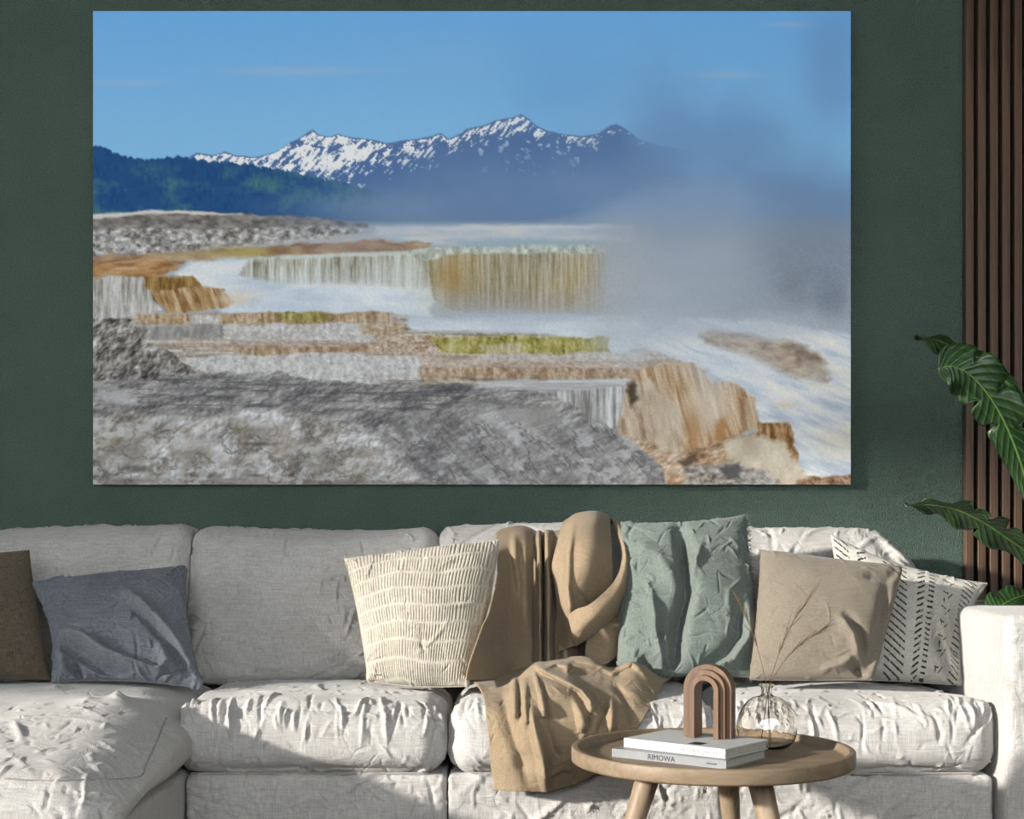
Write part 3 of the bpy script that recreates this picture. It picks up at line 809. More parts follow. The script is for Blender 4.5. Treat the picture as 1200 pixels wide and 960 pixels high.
# back cushions
def back(k, xa, xb, top, seed, shape=None):
    def shp(V, L):
        t = (V[:, 2] - 0.45) / 0.55
        V[:, 1] += 0.10 * t                                    # lean back
        V[:, 2] += (top(V[:, 0]) - 0.99) * np.clip(t, 0, 1)
        if shape is not None: V = shape(V, L)
        return V
    return cushion_block('back_cushion', (xa, -0.45, 0.462), (xb, -0.235, 0.99), 0.055, 0.0048, seed, (0.004, 0.022, 0.006), shp, 90, 0.0046, 0, 0.009)
back(0, -1.985, -1.103, lambda x: 0.990 + 0.010 * np.sin((x + 1.4) * 4), 160)
back(1, -1.098, -0.256, lambda x: 0.988 - 0.012 * np.sin((x + 1.0) * 4.2), 161)
back(2, -0.251, 0.592, lambda x: 0.994 + 0.004 * np.sin(x * 9), 162)
def slump(V, L):
    f = sstep(1.17, 1.42, V[:, 0]); t = np.clip((V[:, 2] - 0.5) / 0.5, 0, 1)
    V[:, 2] -= 0.10 * f ** 1.6 * t
    V[:, 0] -= 0.02 * f * t
    V[:, 1] -= 0.03 * f * t * np.sin(V[:, 2] * 60 + V[:, 0] * 70)
    return V
back(3, 0.597, 1.392, lambda x: 0.985 + 0.0 * x, 163, slump)
# frame behind the cushions
cushion_block('back_frame', (-1.99, -0.245, 0.06), (1.70, -0.05, 0.72), 0.03, 0.02, 170, (0, 0, 0), None, 10, 0.002, 0, 0.003)
# arm
cushion_block('armrest', (1.412, -1.10, 0.035), (1.72, -0.10, 0.732), 0.03, 0.0065, 171, (0.004, 0.004, 0.006), None, 60, 0.0022, 0, 0.004)
for x, y in ((-1.9, -1.5), (-1.05, -1.5), (1.6, -1.0), (-0.1, -0.98), (1.6, -0.15), (-1.9, -0.15)):
    V, F = lathe([(0.0, 0.0), (0.018, 0.0), (0.024, 0.04), (0.0, 0.04)], 12, (x, y, 0))
    keep(mesh_obj('foot', V, F, M['backing']), sofa)

# ---------------------------------------------------------------- loose cushions
def pillow(name, corners, thick, mat, label, seed, n=150, pin=0.05, folds=(), K=40, amp=0.003, clen=0.06, relief=None, paint=None, power=0.42,
           curve=(0, 0, 0, 0), und=0.010, back=0.8):
    """corners TL TR BR BL as (px, py, distance); curve: outward bow of top, right, bottom, left edges"""
    c = [P(*q) for q in corners]
    u = np.linspace(-1, 1, n); s = np.sign(u) * (1 - (1 - np.abs(u)) ** 1.25)
    U, Vv = np.meshgrid(s, s, indexing='ij')          # U left-right, V bottom-top
    def base(U, W):
        a, b = (U + 1) / 2, (W + 1) / 2
        a, b = a[..., None], b[..., None]
        return (c[0] * (1 - a) + c[1] * a) * b + (c[3] * (1 - a) + c[2] * a) * (1 - b)
    eu = 1 - Vv ** 2; ev = 1 - U ** 2
    Uw = U * (1 + np.where(U > 0, curve[1] - pin, curve[3] - pin) * eu * np.abs(U) ** 3)
    Vw = Vv * (1 + np.where(Vv > 0, curve[0] - pin, curve[2] - pin) * ev * np.abs(Vv) ** 3)
    Bp = base(Uw, Vw)
    nrm = np.cross(c[1] - c[3], c[0] - c[2]); nrm /= np.linalg.norm(nrm)
    if nrm[1] > 0: nrm = -nrm
    prof = (np.clip(1 - U ** 2, 0, 1) * np.clip(1 - Vv ** 2, 0, 1)) ** power
    front = Bp + nrm * (thick * prof)[..., None]
    rear = Bp - nrm * (thick * back * prof)[..., None]
    idx = np.arange(n * n).reshape(n, n)
    inner = np.zeros((n, n), bool); inner[1:-1, 1:-1] = True
    bidx = idx.copy(); bidx[inner] = n * n + np.arange(inner.sum())
    V = np.concatenate([front.reshape(-1, 3), rear[inner]])
    q = lambda I: np.stack([I[:-1, :-1].ravel(), I[1:, :-1].ravel(), I[1:, 1:].ravel(), I[:-1, 1:].ravel()], 1)
    F = np.concatenate([q(idx), q(bidx)[:, ::-1]])
    N = vnormals(V, F)
    if np.mean(N[:n * n] @ nrm) < 0:
        F = F[:, ::-1]; N = -N
    rng = np.random.default_rng(seed)
    isf = np.zeros(len(V), bool); isf[:n * n] = True
    D = und * 2 * fbm3(V, 7.0, seed, 3) * np.where(isf, 1, 0.4)
    e = np.zeros(len(V)); e[:n * n] = np.clip(prof.ravel() * 1.8, 0, 1); D *= np.maximum(e, 0.15)
    D += crease(V, N, rng, K * 2, clen, 0.0042, amp * 1.3, isf)
    D += crease(V, N, rng, K // 3, clen * 2.0, 0.010, amp * 1.6, isf)
    # puckers that run in from the seams
    rim = isf.copy(); rim[:n * n] = (np.maximum(np.abs(U), np.abs(Vv)).ravel() > 0.93)
    for k in range(26):
        D += crease(V, N, rng, 1, 0.05, 0.006, amp * 1.2, rim)
    if relief is not None:
        r = np.zeros(len(V)); r[:n * n] = relief(U, Vv).ravel() * np.clip(prof.ravel() * 3, 0, 1); D += r
    V2 = V + N * D[:, None]
    fd = np.where(isf, 1.5 * folds_px(V, folds) if folds else 0, 0) * np.clip(np.concatenate([prof.ravel() * 2.2, np.zeros(len(V) - n * n)]), 0, 1)
    V2 = V2 + nrm * fd[:, None]
    colors = None
    if paint is not None:
        colors = np.ones((len(V), 3)); colors[:n * n] = paint(U, Vv).reshape(-1, 3)
    b0 = V2[np.argmin(V2[:, 2])]
    ctr = V2.mean(0)
    t = empty(name, (float(ctr[0]), float(ctr[1]), float(b0[2])))
    tag(t, label, 'cushion', 'loose cushions on the sofa')
    keep(mesh_obj('cover', V2, F, M[mat], colors=colors), t)
    # seam welt round the rim
    ring = np.concatenate([idx[:, 0], idx[-1, 1:], idx[-2::-1, -1], idx[0, -2:0:-1]])
    pv, pf = tube(V2[np.append(ring, ring[0])][::2], 0.0022, 5, False)
    keep(mesh_obj('seam', pv, pf, M[mat], colors=None if paint is None else np.full((len(pv), 3), 0.9)), t)
    return t, V2, idx, nrm

pillow('throw_cushion', [(-118, 652, 4.42), (34, 645, 4.44), (60, 797, 4.30), (-110, 800, 4.30)], 0.075, 'taupe',
       'dark taupe woven cushion beside the blue-grey cushion on the chaise', 1, 120, 0.03, K=14, amp=0.002)
pillow('throw_cushion', [(36, 683, 4.40), (218, 664, 4.46), (238, 808, 4.22), (60, 800, 4.20)], 0.078, 'denim',
       'blue-grey crumpled linen cushion lying across chaise and seat', 2, 190, 0.03,
       folds=[([(140, 690), (170, 712), (200, 742), (226, 784)], 7, .022), ([(150, 704), (178, 730), (205, 765), (222, 795)], 6, -.016),
              ([(70, 742), (100, 750), (125, 768), (160, 782), (200, 795)], 6, .03), ([(58, 756), (90, 764), (118, 780), (150, 792)], 7, -.024),
              ([(64, 750), (74, 770), (76, 792)], 5, .02), ([(82, 776), (90, 786), (96, 796)], 5, -.03), ([(185, 750), (196, 775), (186, 795)], 6, .014)],
       K=50, curve=(0.02, -0.05, -0.06, -0.10))
TR = 8
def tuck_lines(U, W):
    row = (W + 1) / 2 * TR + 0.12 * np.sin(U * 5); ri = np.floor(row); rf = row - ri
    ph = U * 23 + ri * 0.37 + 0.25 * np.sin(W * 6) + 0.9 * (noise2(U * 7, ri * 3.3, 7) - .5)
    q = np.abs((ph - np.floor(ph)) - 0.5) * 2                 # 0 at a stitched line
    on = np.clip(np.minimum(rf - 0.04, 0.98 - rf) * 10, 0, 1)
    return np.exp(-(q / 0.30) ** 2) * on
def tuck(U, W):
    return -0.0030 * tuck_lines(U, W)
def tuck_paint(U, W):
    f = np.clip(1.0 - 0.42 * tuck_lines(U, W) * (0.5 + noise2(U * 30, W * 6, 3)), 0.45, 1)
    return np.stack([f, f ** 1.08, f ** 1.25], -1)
pillow('throw_cushion', [(404, 655, 4.36), (585, 633, 4.36), (548, 804, 4.14), (432, 798, 4.20)], 0.088, 'cream',
       'cream pintucked cushion leaning beside the tan throw blanket', 3, 250, 0.02, relief=tuck, paint=tuck_paint, K=16, amp=0.0024,
       curve=(0.0, 0.07, 0.06, -0.02))
_, gv, gi, gn = pillow('throw_cushion', [(728, 612, 4.46), (873, 604, 4.45), (892, 795, 4.26), (722, 798, 4.26)], 0.088, 'sage',
       'sage green linen cushion with frayed edge and a deep centre dent', 4, 200, 0.03,
       folds=[([(797, 616), (802, 650), (806, 690), (796, 730), (788, 792)], 8, -.045), ([(760, 690), (770, 740), (782, 790)], 6, .02),
              ([(770, 730), (778, 760), (784, 794)], 4, -.022), ([(820, 640), (812, 665), (808, 690)], 5, .016), ([(868, 700), (866, 740), (850, 765), (820, 782)], 7, -.022),
              ([(876, 710), (876, 750), (858, 776), (830, 788)], 6, .022), ([(745, 640), (770, 650), (795, 690)], 8, .012), ([(750, 770), (762, 780), (770, 796)], 7, -.03)],
       K=60, amp=0.0035, curve=(-0.03, 0.02, -0.02, 0.0))
def fringe(parent, V, ids, nrm):
    rng = np.random.default_rng(9); vs, fs = [], []
    for i in ids:
        for k in range(2):
            p = V[i] + rng.normal(size=3) * 0.002
            e = p + np.array([rng.uniform(0.004, 0.018), rng.normal() * 0.004, rng.normal() * 0.007])
            m = (p + e) / 2 + rng.normal(size=3) * 0.002
            o = len(vs); w = np.array([0, 0, 0.0008])
            vs += [p - w, p + w, m - w, m + w, e, e + w * 0.4]; fs += [(o, o + 2, o + 3, o + 1), (o + 2, o + 4, o + 5, o + 3)]
    f = mesh_obj('fringe', np.array(vs), fs, M['sage']); f['kind'] = 'stuff'; keep(f, parent)
fringe(_, gv, gi[-1, 30:], gn)
pillow('throw_cushion', [(892, 645, 4.34), (1057, 664, 4.24), (1022, 797, 4.08), (878, 797, 4.16)], 0.088, 'beige',
       'plain beige cotton cushion leaning against the printed white cushion', 5, 180, 0.03,
       folds=[([(985, 725), (1000, 745), (1008, 770)], 5, .016), ([(992, 720), (1008, 742), (1014, 768)], 5, -.018), ([(1040, 680), (1036, 720), (1024, 770), (1010, 794)], 7, -.014),
              ([(1000, 778), (1006, 786), (1012, 794)], 5, -.025), ([(960, 790), (985, 782), (1003, 770)], 6, .014), ([(1010, 672), (1040, 676), (1054, 668)], 6, -.012)],
       K=14, amp=0.002, curve=(0.0, 0.05, 0.03, 0.0))
def dash_paint(U, W):
    c = np.ones(U.shape)
    def seg(u0, u1, pitch, slope, duty, off=0.0, wob=0.0):
        m = (U > u0) & (U < u1)
        ph = (W * 1.0 + slope * (U - u0) + off + wob * np.sin(U * 60)) / pitch
        return m & ((ph - np.floor(ph)) < duty)
    ink = seg(-0.36, -0.04, 0.115, 0.75, 0.30) | seg(-0.98, -0.80, 0.115, 0.75, 0.30) | seg(-0.70, -0.58, 0.13, -0.8, 0.30)
    ink |= seg(0.10, 0.20, 0.105, -0.9, 0.40) | seg(0.25, 0.33, 0.090, 0.15, 0.40)
    ink |= seg(0.46, 0.54, 0.26, 0.15, 0.10) | seg(0.54, 0.60, 0.26, -1.6, 0.14, 0.1) | seg(0.47, 0.50, 0.40, 3.0, 0.2)
    ink |= seg(0.72, 0.90, 0.095, 0.55, 0.28)
    wear = noise2(U * 70, W * 70, 5)
    c = np.where(ink & (wear > 0.18), 0.06, 1.0)
    return np.stack([c, c, c], -1)
pillow('throw_cushion', [(974, 627, 4.50), (1157, 684, 4.42), (1128, 804, 4.26), (990, 798, 4.36)], 0.070, 'printed',
       'off-white cushion printed with rows of black dashes beside the sofa arm', 6, 270, 0.03, paint=dash_paint,
       folds=[([(1098, 745), (1108, 770), (1118, 795)], 6, .018), ([(1085, 700), (1090, 740), (1100, 770)], 6, -.012), ([(1110, 700), (1114, 740), (1122, 770)], 6, -.018)],
       K=26, amp=0.003, curve=(-0.12, -0.12, 0.0, 0.0))

# ---------------------------------------------------------------- throw blanket
def sheet(rows, nu, nv, folds=(), seed=0, K=20, amp=0.002, clen=0.05, und=0.004):
    R = np.array(rows, float)                       # rows x cols x (px,py,d)
    G = catmull(R, nv); G = np.swapaxes(catmull(np.swapaxes(G, 0, 1), nu), 0, 1)
    px, py, d = G[..., 0], G[..., 1], G[..., 2]
    V = np.stack([(px - 600) / F_PX * d, d - CAM_D, CAM_Z + (HOR - py) / F_PX * d], -1).reshape(-1, 3)
    if folds:
        fo = folds_px(V, folds); V[:, 1] -= np.where(fo > 0, 1.7 * fo, 0.9 * fo)
    F = grid_faces(nv, nu)
    N = vnormals(V, F)
    rng = np.random.default_rng(seed)
    D = und * 2 * fbm3(V, 14.0, seed, 2) + crease(V, N, rng, K, clen, 0.004, amp)
    return V + N * D[:, None], F

def throw():
    t = empty('throw_blanket', tuple(P(630, 800, 4.2)))
    tag(t, 'crumpled tan throw blanket draped over the sofa back and seat', 'blanket')
    parts = []
    parts.append(sheet([
        [(580, 650, 4.78), (594, 650, 4.79), (610, 650, 4.79), (625, 650, 4.78)],
        [(581, 622, 4.70), (594, 619, 4.69), (610, 617, 4.69), (625, 620, 4.70)],
        [(582, 646, 4.46), (597, 642, 4.50), (611, 642, 4.50), (625, 644, 4.54)],
        [(583, 675, 4.32), (598, 680, 4.46), (612, 680, 4.48), (625, 680, 4.52)],
        [(574, 712, 4.17), (592, 714, 4.36), (610, 714, 4.45), (624, 712, 4.50)],
        [(560, 746, 4.07), (584, 748, 4.30), (606, 746, 4.42), (624, 744, 4.48)],
        [(549, 783, 4.03), (578, 780, 4.22), (602, 776, 4.37), (624, 772, 4.44)],
        [(546, 797, 4.03), (576, 796, 4.18), (600, 794, 4.33), (622, 790, 4.38)]], 46, 110,
        [([(602, 625), (604, 660), (610, 700)], 4, .012), ([(617, 630), (616, 680), (618, 740)], 4, .010)], 1, 14, 0.002))
    pl = [(624, 4.56), (629, 4.50), (632, 4.45), (636, 4.56), (641, 4.43), (649, 4.49), (656, 4.47), (661, 4.40), (668, 4.46), (678, 4.52)]
    parts.append(sheet([[(x, 660, 4.78) for x, d in pl], [(x, 622, 4.70 + (d - 4.47) * .3) for x, d in pl], [(x, 640, d + .05) for x, d in pl],
        [(x + 1, 690, d) for x, d in pl], [(x + 1, 740, d - .02) for x, d in pl], [(x + 1, 772, d - .04) for x, d in pl], [(x, 790, d - .06) for x, d in pl]], 90, 80, (), 2, 10))
    parts.append(sheet([
        [(660, 640, 4.80), (676, 640, 4.80), (695, 640, 4.80), (714, 640, 4.80)],
        [(662, 611, 4.70), (678, 602, 4.67), (697, 600, 4.66), (713, 604, 4.68)],
        [(652, 640, 4.46), (668, 630, 4.40), (692, 628, 4.37), (716, 634, 4.42)],
        [(648, 664, 4.42), (665, 664, 4.33), (690, 664, 4.30), (717, 660, 4.38)],
        [(650, 690, 4.42), (664, 692, 4.32), (690, 690, 4.32), (718, 682, 4.39)],
        [(654, 718, 4.41), (666, 718, 4.33), (688, 712, 4.37), (714, 702, 4.40)],
        [(655, 742, 4.40), (669, 740, 4.34), (688, 732, 4.39), (710, 722, 4.42)],
        [(655, 764, 4.38), (673, 757, 4.34), (688, 750, 4.40), (706, 742, 4.44)]], 70, 110,
        [([(672, 612), (666, 650), (665, 690), (672, 740)], 4, .014), ([(658, 640), (656, 690), (660, 740)], 4, -.014), ([(676, 690), (686, 708), (692, 712)], 5, -.012)], 3, 16))
    parts.append(sheet([
        [(714, 622, 4.74), (719, 622, 4.74), (724, 624, 4.74)],
        [(717, 609, 4.66), (722, 609, 4.65), (727, 613, 4.66)],
        [(725, 636, 4.44), (731, 636, 4.40), (736, 642, 4.44)],
        [(728, 660, 4.36), (734, 662, 4.35), (738, 668, 4.40)],
        [(720, 681, 4.31), (728, 688, 4.30), (735, 698, 4.37)],
        [(706, 696, 4.27), (715, 707, 4.27), (723, 719, 4.34)],
        [(690, 709, 4.26), (699, 722, 4.25), (706, 736, 4.32)],
        [(676, 714, 4.28), (683, 733, 4.26), (689, 748, 4.31)],
        [(666, 722, 4.32), (670, 742, 4.29), (674, 758, 4.32)]], 30, 110, (), 4, 10))
    parts.append(sheet([
        [(700, 700, 4.44), (718, 692, 4.44), (736, 684, 4.46)],
        [(690, 738, 4.38), (712, 728, 4.38), (734, 708, 4.42)],
        [(686, 758, 4.36), (708, 756, 4.35), (731, 738, 4.38)],
        [(686, 776, 4.34), (706, 780, 4.33), (724, 768, 4.36)]], 40, 60, (), 5, 6))
    D = [[(548, 797, 4.32), (575, 796, 4.36), (600, 791, 4.36), (626, 784, 4.34), (655, 781, 4.36), (690, 781, 4.38), (720, 787, 4.38), (745, 787, 4.36), (790, 793, 4.34)],
         [(553, 797, 4.18), (582, 797, 4.19), (603, 790, 4.18), (627, 777, 4.16), (655, 772, 4.22), (690, 772, 4.24), (717, 783, 4.22), (742, 776, 4.20), (777, 802, 4.20)],
         [(565, 812, 4.03), (590, 812, 4.02), (610, 808, 4.00), (632, 797, 4.02), (660, 793, 4.03), (690, 794, 4.06), (718, 800, 4.06), (744, 802, 4.06), (769, 817, 4.06)],
         [(569, 833, 3.93), (592, 836, 3.91), (614, 833, 3.89), (636, 828, 3.89), (660, 828, 3.90), (688, 828, 3.91), (712, 830, 3.92), (736, 832, 3.94), (758, 836, 3.94)],
         [(573, 864, 3.90), (594, 867, 3.88), (616, 867, 3.86), (636, 865, 3.86), (656, 865, 3.87), (680, 862, 3.88), (702, 860, 3.89), (722, 858, 3.91), (741, 862, 3.92)],
         [(575, 895, 3.90), (596, 898, 3.87), (616, 899, 3.86), (634, 898, 3.86), (652, 895, 3.87), (672, 892, 3.88), (690, 889, 3.89), (708, 886, 3.91), (722, 886, 3.92)],
         [(580, 925, 3.91), (598, 927, 3.88), (616, 928, 3.87), (634, 928, 3.88), (652, 925, 3.89), (668, 920, 3.90), (684, 913, 3.91), (698, 906, 3.92), (708, 902, 3.93)]]
    parts.append(sheet(D, 200, 170, [
        ([(626, 777), (640, 786), (660, 796), (680, 806), (690, 818), (694, 834)], 4.5, .040), ([(638, 780), (652, 776), (664, 780), (665, 790)], 3.5, .022),
        ([(634, 790), (655, 802), (675, 814), (684, 828)], 5, -.030), ([(668, 786), (690, 790), (704, 792)], 4, -.022),
        ([(650, 771), (675, 770), (700, 777), (717, 787), (730, 779), (740, 775), (752, 784), (766, 803)], 5, .026),
        ([(627, 790), (634, 812), (639, 842)], 2.6, .024), ([(632, 800), (640, 820), (644, 846)], 3, -.020), ([(602, 788), (603, 815), (603, 846)], 3, .022), ([(609, 800), (609, 846)], 3, -.020),
        ([(615, 798), (615, 830), (617, 850)], 3, .022), ([(621, 826), (628, 858), (636, 888), (640, 924)], 5, .030), ([(584, 800), (594, 836), (606, 876), (622, 924)], 8, -.024),
        ([(640, 846), (646, 876), (656, 892)], 7, -.026), ([(706, 822), (708, 838), (702, 856)], 4, -.022), ([(716, 818), (716, 858)], 3.5, .016), ([(722, 800), (735, 826), (740, 850)], 4, -.014),
        ([(672, 812), (680, 836), (684, 858)], 4, .016), ([(700, 798), (720, 806), (745, 824)], 5, -.014), ([(640, 908), (660, 898), (672, 902)], 3.5, .012), ([(694, 834), (690, 850), (686, 862)], 3.5, -.016)],
        6, 70, 0.0032, 0.05, 0.007))
    V = np.concatenate([p[0] for p in parts]); F, o = [], 0
    for v, f in parts: F.append(f + o); o += len(v)
    b = mesh_obj('blanket_cloth', V, np.concatenate(F), M['throw']); keep(b, t)
    m = b.modifiers.new('thickness', 'SOLIDIFY'); m.thickness = 0.005; m.offset = 0
    s = b.modifiers.new('smooth', 'SMOOTH'); s.factor = 0.5; s.iterations = 1
throw()

# ---------------------------------------------------------------- side table
TC = P(834, 880, 3.40); TX, TY = float(TC[0]), float(TC[1]); TR_OUT = 0.349
Z_TOP, Z_BOT, Z_TRAY = 0.430, 0.391, 0.412
table = empty('side_table', (TX, TY, 0))
tag(table, 'round pale oak tray side table in front of the sofa', 'side table')
prof = [(0.0, Z_BOT), (TR_OUT - 0.006, Z_BOT), (TR_OUT, Z_BOT + 0.005), (TR_OUT, Z_TOP - 0.003), (TR_OUT - 0.003, Z_TOP), (TR_OUT - 0.015, Z_TOP), (TR_OUT - 0.018, Z_TOP - 0.003),
        (TR_OUT - 0.022, Z_TRAY + 0.003), (TR_OUT - 0.028, Z_TRAY), (0.0, Z_TRAY)]
V, F = lathe(prof, 128, (TX, TY, 0))
keep(bevel(mesh_obj('tray_top', V, F, M['oak'], smooth=False), 0.001, 1), table)
for f in table.children[0].data.polygons: f.use_smooth = abs(f.normal.z) < 0.9
for ang in (192, 306, 68):
    a = math.radians(ang); c, s_ = math.cos(a), math.sin(a)
    top = np.array([TX + 0.155 * c, TY + 0.155 * s_, Z_BOT]); bot = np.array([TX + 0.285 * c, TY + 0.285 * s_, 0.0])
    V, F = tube([top + (bot - top) * k for k in np.linspace(0, 1, 8)], np.linspace(0.031, 0.016, 8), 24)
    V[:, 2] = np.clip(V[:, 2], 0.0, Z_BOT)
    keep(mesh_obj('leg', V, F, M['oak_leg']), table)

# ---------------------------------------------------------------- books
def text_mesh(name, body, size, mat, spacing=1.0):
    cu = bpy.data.curves.new(name, 'FONT'); cu.body = body; cu.size = size; cu.extrude = 0.0002; cu.space_character = spacing
    cu.align_x = 'LEFT'; cu.offset = 0.0
    o = bpy.data.objects.new(name, cu); COL.objects.link(o)
    dg = bpy.context.evaluated_depsgraph_get()
    me = bpy.data.meshes.new_from_object(o.evaluated_get(dg))
    COL.objects.unlink(o); bpy.data.objects.remove(o); bpy.data.curves.remove(cu)
    me.materials.clear(); me.materials.append(mat); me.name = name
    return me

def book(name, p_left, p_right, depth, z, th, cover, label):
    """spine runs from p_left to p_right; local x along the spine, y into the book"""
    p_left, p_right = np.array(p_left[:2]), np.array(p_right[:2])
    e = p_right - p_left; Ln = float(np.linalg.norm(e)); ang = math.atan2(e[1], e[0])
    t = empty(name, (float(p_left[0]), float(p_left[1]), z)); t.rotation_euler = (0, 0, ang)
    tag(t, label, 'book', 'books on the side table')
    ct = 0.0022
    V, F = boxes([((0, 0, 0), (Ln, depth, ct)), ((0, 0, th - ct), (Ln, depth, th)), ((0, 0, ct), (Ln, ct, th - ct))])
    o = mesh_obj('cover', V, F, cover, t, smooth=False)
    V, F = boxes([((0.003, ct + 0.0003, ct + 0.0002), (Ln - 0.003, depth - 0.004, th - ct - 0.0002))])
    mesh_obj('page_block', V, F, M['paper'], t, smooth=False)
    return t, Ln

Z1 = Z_TRAY + 0.0005
b1, L1 = book('hardcover_book', on_plane(717, 887, Z1), on_plane(851, 902, Z1), 0.205, Z1, 0.0205, M['grey_cover'], 'grey hardcover book with black spine lettering, under a white book')
Z2 = Z1 + 0.021
b2, L2 = book('hardcover_book', on_plane(731, 875.5, Z2), on_plane(850, 889.5, Z2), 0.200, Z2, 0.0225, M['white_cover'], 'white hardcover book lying under the wooden arch')
def spine_text(parent, body, x, z, size, mat, spacing=1.0, sx=1.0):
    me = text_mesh('spine_lettering', body, size, mat, spacing)
    o = link(bpy.data.objects.new('spine_lettering', me), parent)
    o.rotation_euler = (math.pi / 2, 0, 0); o.location = (x, -0.0003, z); o.scale = (sx, 1, 1)
    return o
spine_text(b1, 'RIMOWA', L1 * 0.325, 0.0038, 0.0182, M['ink_black'], 1.0, 1.0)
spine_text(b1, 'ASSOULINE', L1 * 0.835, 0.0075, 0.0062, M['ink_black'], 0.95, 0.9)
spine_text(b2, 'PETER LYNCH', L2 * 0.57, 0.006, 0.0125, M['ink_grey'], 1.15, 1.15)
V, F = boxes([((L2 * 0.60, 0.018, 0.0226), (L2 * 0.72, 0.055, 0.0229))])
mesh_obj('cover_print', V, F, M['ink_black'], b2, smooth=False)

# ---------------------------------------------------------------- wooden arch
def arch():
    z = Z2 + 0.0231
    t = empty('arch_ornament', (0.0, 0.0, z))
    a = on_plane(796, 863, z); b = on_plane(861, 867, z)
    t.location = (float(a[0] + b[0]) / 2 + 0.004, float(a[1] + b[1]) / 2 + 0.012, z); t.rotation_euler = (0, 0, math.radians(-27))
    tag(t, 'stepped walnut rainbow arch ornament standing on the white book', 'ornament')
    r0, w, hl, dep, st = 0.0245, 0.0125, 0.118, 0.034, 0.013
    for k in range(3):
        ri, ro = r0 + k * w + (0.0002 if k else 0), r0 + (k + 1) * w
        yf = -0.030 + k * st; yb = yf + dep if k < 2 else 0.030
        yb = 0.030
        out = [(-ro, 0)] + [(-ro * math.cos(th), hl + ro * math.sin(th)) for th in np.linspace(0, math.pi, 40)] + [(ro, 0)]
        inn = [(-ri, 0)] + [(-ri * math.cos(th), hl + ri * math.sin(th)) for th in np.linspace(0, math.pi, 40)] + [(ri, 0)]
        n = len(out); V = []
        for y in (yf, yb):
            V += [(x, y, zz) for x, zz in out] + [(x, y, zz) for x, zz in inn]
        F = []
        for i in range(n - 1):
            F.append((i, i + 1, n + i + 1, n + i)); F.append((2 * n + i, 3 * n + i, 3 * n + i + 1, 2 * n + i + 1))
            F.append((i, 2 * n + i, 2 * n + i + 1, i + 1)); F.append((n + i, n + i + 1, 3 * n + i + 1, 3 * n + i))
        F += [(0, n, 3 * n, 2 * n), (n - 1, 3 * n - 1, 4 * n - 1, 2 * n - 1)]
        o = mesh_obj('arch_ring', np.array(V), F, M['walnut'], t, smooth=False); bevel(o, 0.0008, 2)
arch()

# ---------------------------------------------------------------- vase with dry grass
VP = on_plane(898.5, 879, Z_TRAY); VX, VY = float(VP[0]), float(VP[1])
def vase():
    t = empty('glass_vase', (VX, VY, Z_TRAY + 0.0006))
    tag(t, 'round smoky clear glass bottle vase on the side table', 'vase')
    out = [(0.0, 0.0), (0.030, 0.0), (0.050, 0.006), (0.067, 0.024), (0.0765, 0.052), (0.077, 0.066), (0.070, 0.092), (0.055, 0.116), (0.036, 0.131), (0.020, 0.136),
           (0.0145, 0.140), (0.0140, 0.150), (0.0150, 0.158), (0.0205, 0.163), (0.0205, 0.166)]
    inn = [(max(r - 0.0026, 0.0), z + (0.004 if z < 0.01 else 0)) for r, z in reversed(out)]
    inn[0] = (0.0175, 0.1658)
    Z = catmull(out, 60); Zi = catmull(inn, 60)
    Z[:, 0] = np.maximum(Z[:, 0], 0); Zi[:, 0] = np.maximum(Zi[:, 0], 0)
    V, F = lathe([tuple(p) for p in np.concatenate([Z, Zi])], 72)
    # hand-blown dimples
    a = np.arctan2(V[:, 1], V[:, 0]); r = np.hypot(V[:, 0], V[:, 1])
    k = 1 + np.where(r > 0.03, 0.028 * np.cos(a * 5 + V[:, 2] * 40) * np.sin(V[:, 2] * 48 + 0.6), 0)
    V[:, 0] *= k; V[:, 1] *= k; V[:, 2] = np.maximum(V[:, 2], 0.0)
    mesh_obj('glass_body', V, F, M['glass'], t)
vase()

def grass(path, tip_from, spread, seed, label):
    rng = np.random.default_rng(seed)
    c = catmull(np.array(path), 40)
    t = empty('dried_grass_stem', tuple(float(q) for q in c[0]))
    tag(t, label, 'dried grass', 'dried grass in the glass vase')
    V, F = tube(c, np.linspace(0.0011, 0.0005, 40), 6); keep(mesh_obj('stalk', V, F, M['straw']), t)
    vs, fs = [], []
    i0 = int(40 * tip_from)
    for k in range(46):
        i = rng.integers(i0, 39); p = c[i]; d = c[min(i + 1, 39)] - c[i - 1]; d /= np.linalg.norm(d)
        L = rng.uniform(0.025, 0.06); s = d * L + rng.normal(size=3) * spread * L
        e = p + s; w = np.cross(d, [0, 1, 0]); w = w / (np.linalg.norm(w) + 1e-9) * 0.0007
        m = p + s * 0.35; y = np.array([0, 0.0008, 0]); o = len(vs)
        vs += [p, m - w, m + w, m + y, m - y, e]
        fs += [(o, o + 1, o + 3), (o, o + 3, o + 2), (o, o + 2, o + 4), (o, o + 4, o + 1), (o + 5, o + 3, o + 1), (o + 5, o + 2, o + 3), (o + 5, o + 4, o + 2), (o + 5, o + 1, o + 4)]
    h = mesh_obj('seed_head', np.array(vs), fs, M['straw'], smooth=False); h['kind'] = 'stuff'; keep(h, t)
zb = Z_TRAY + 0.008
dv = VY + CAM_D
grass([(VX + 0.012, VY, zb), P(899, 812, dv), P(893, 780, dv + 0.01), P(880, 735, dv + 0.03), P(862, 698, dv + 0.05)], 0.62, 0.22, 1, 'dried grass stem leaning towards the green cushion')
grass([(VX - 0.014, VY + 0.01, zb), P(900, 811, dv), P(908, 780, dv), P(926, 735, dv - 0.01), P(957, 687, dv - 0.02)], 0.55, 0.16, 2, 'tallest dried grass stem, upright before the beige cushion')
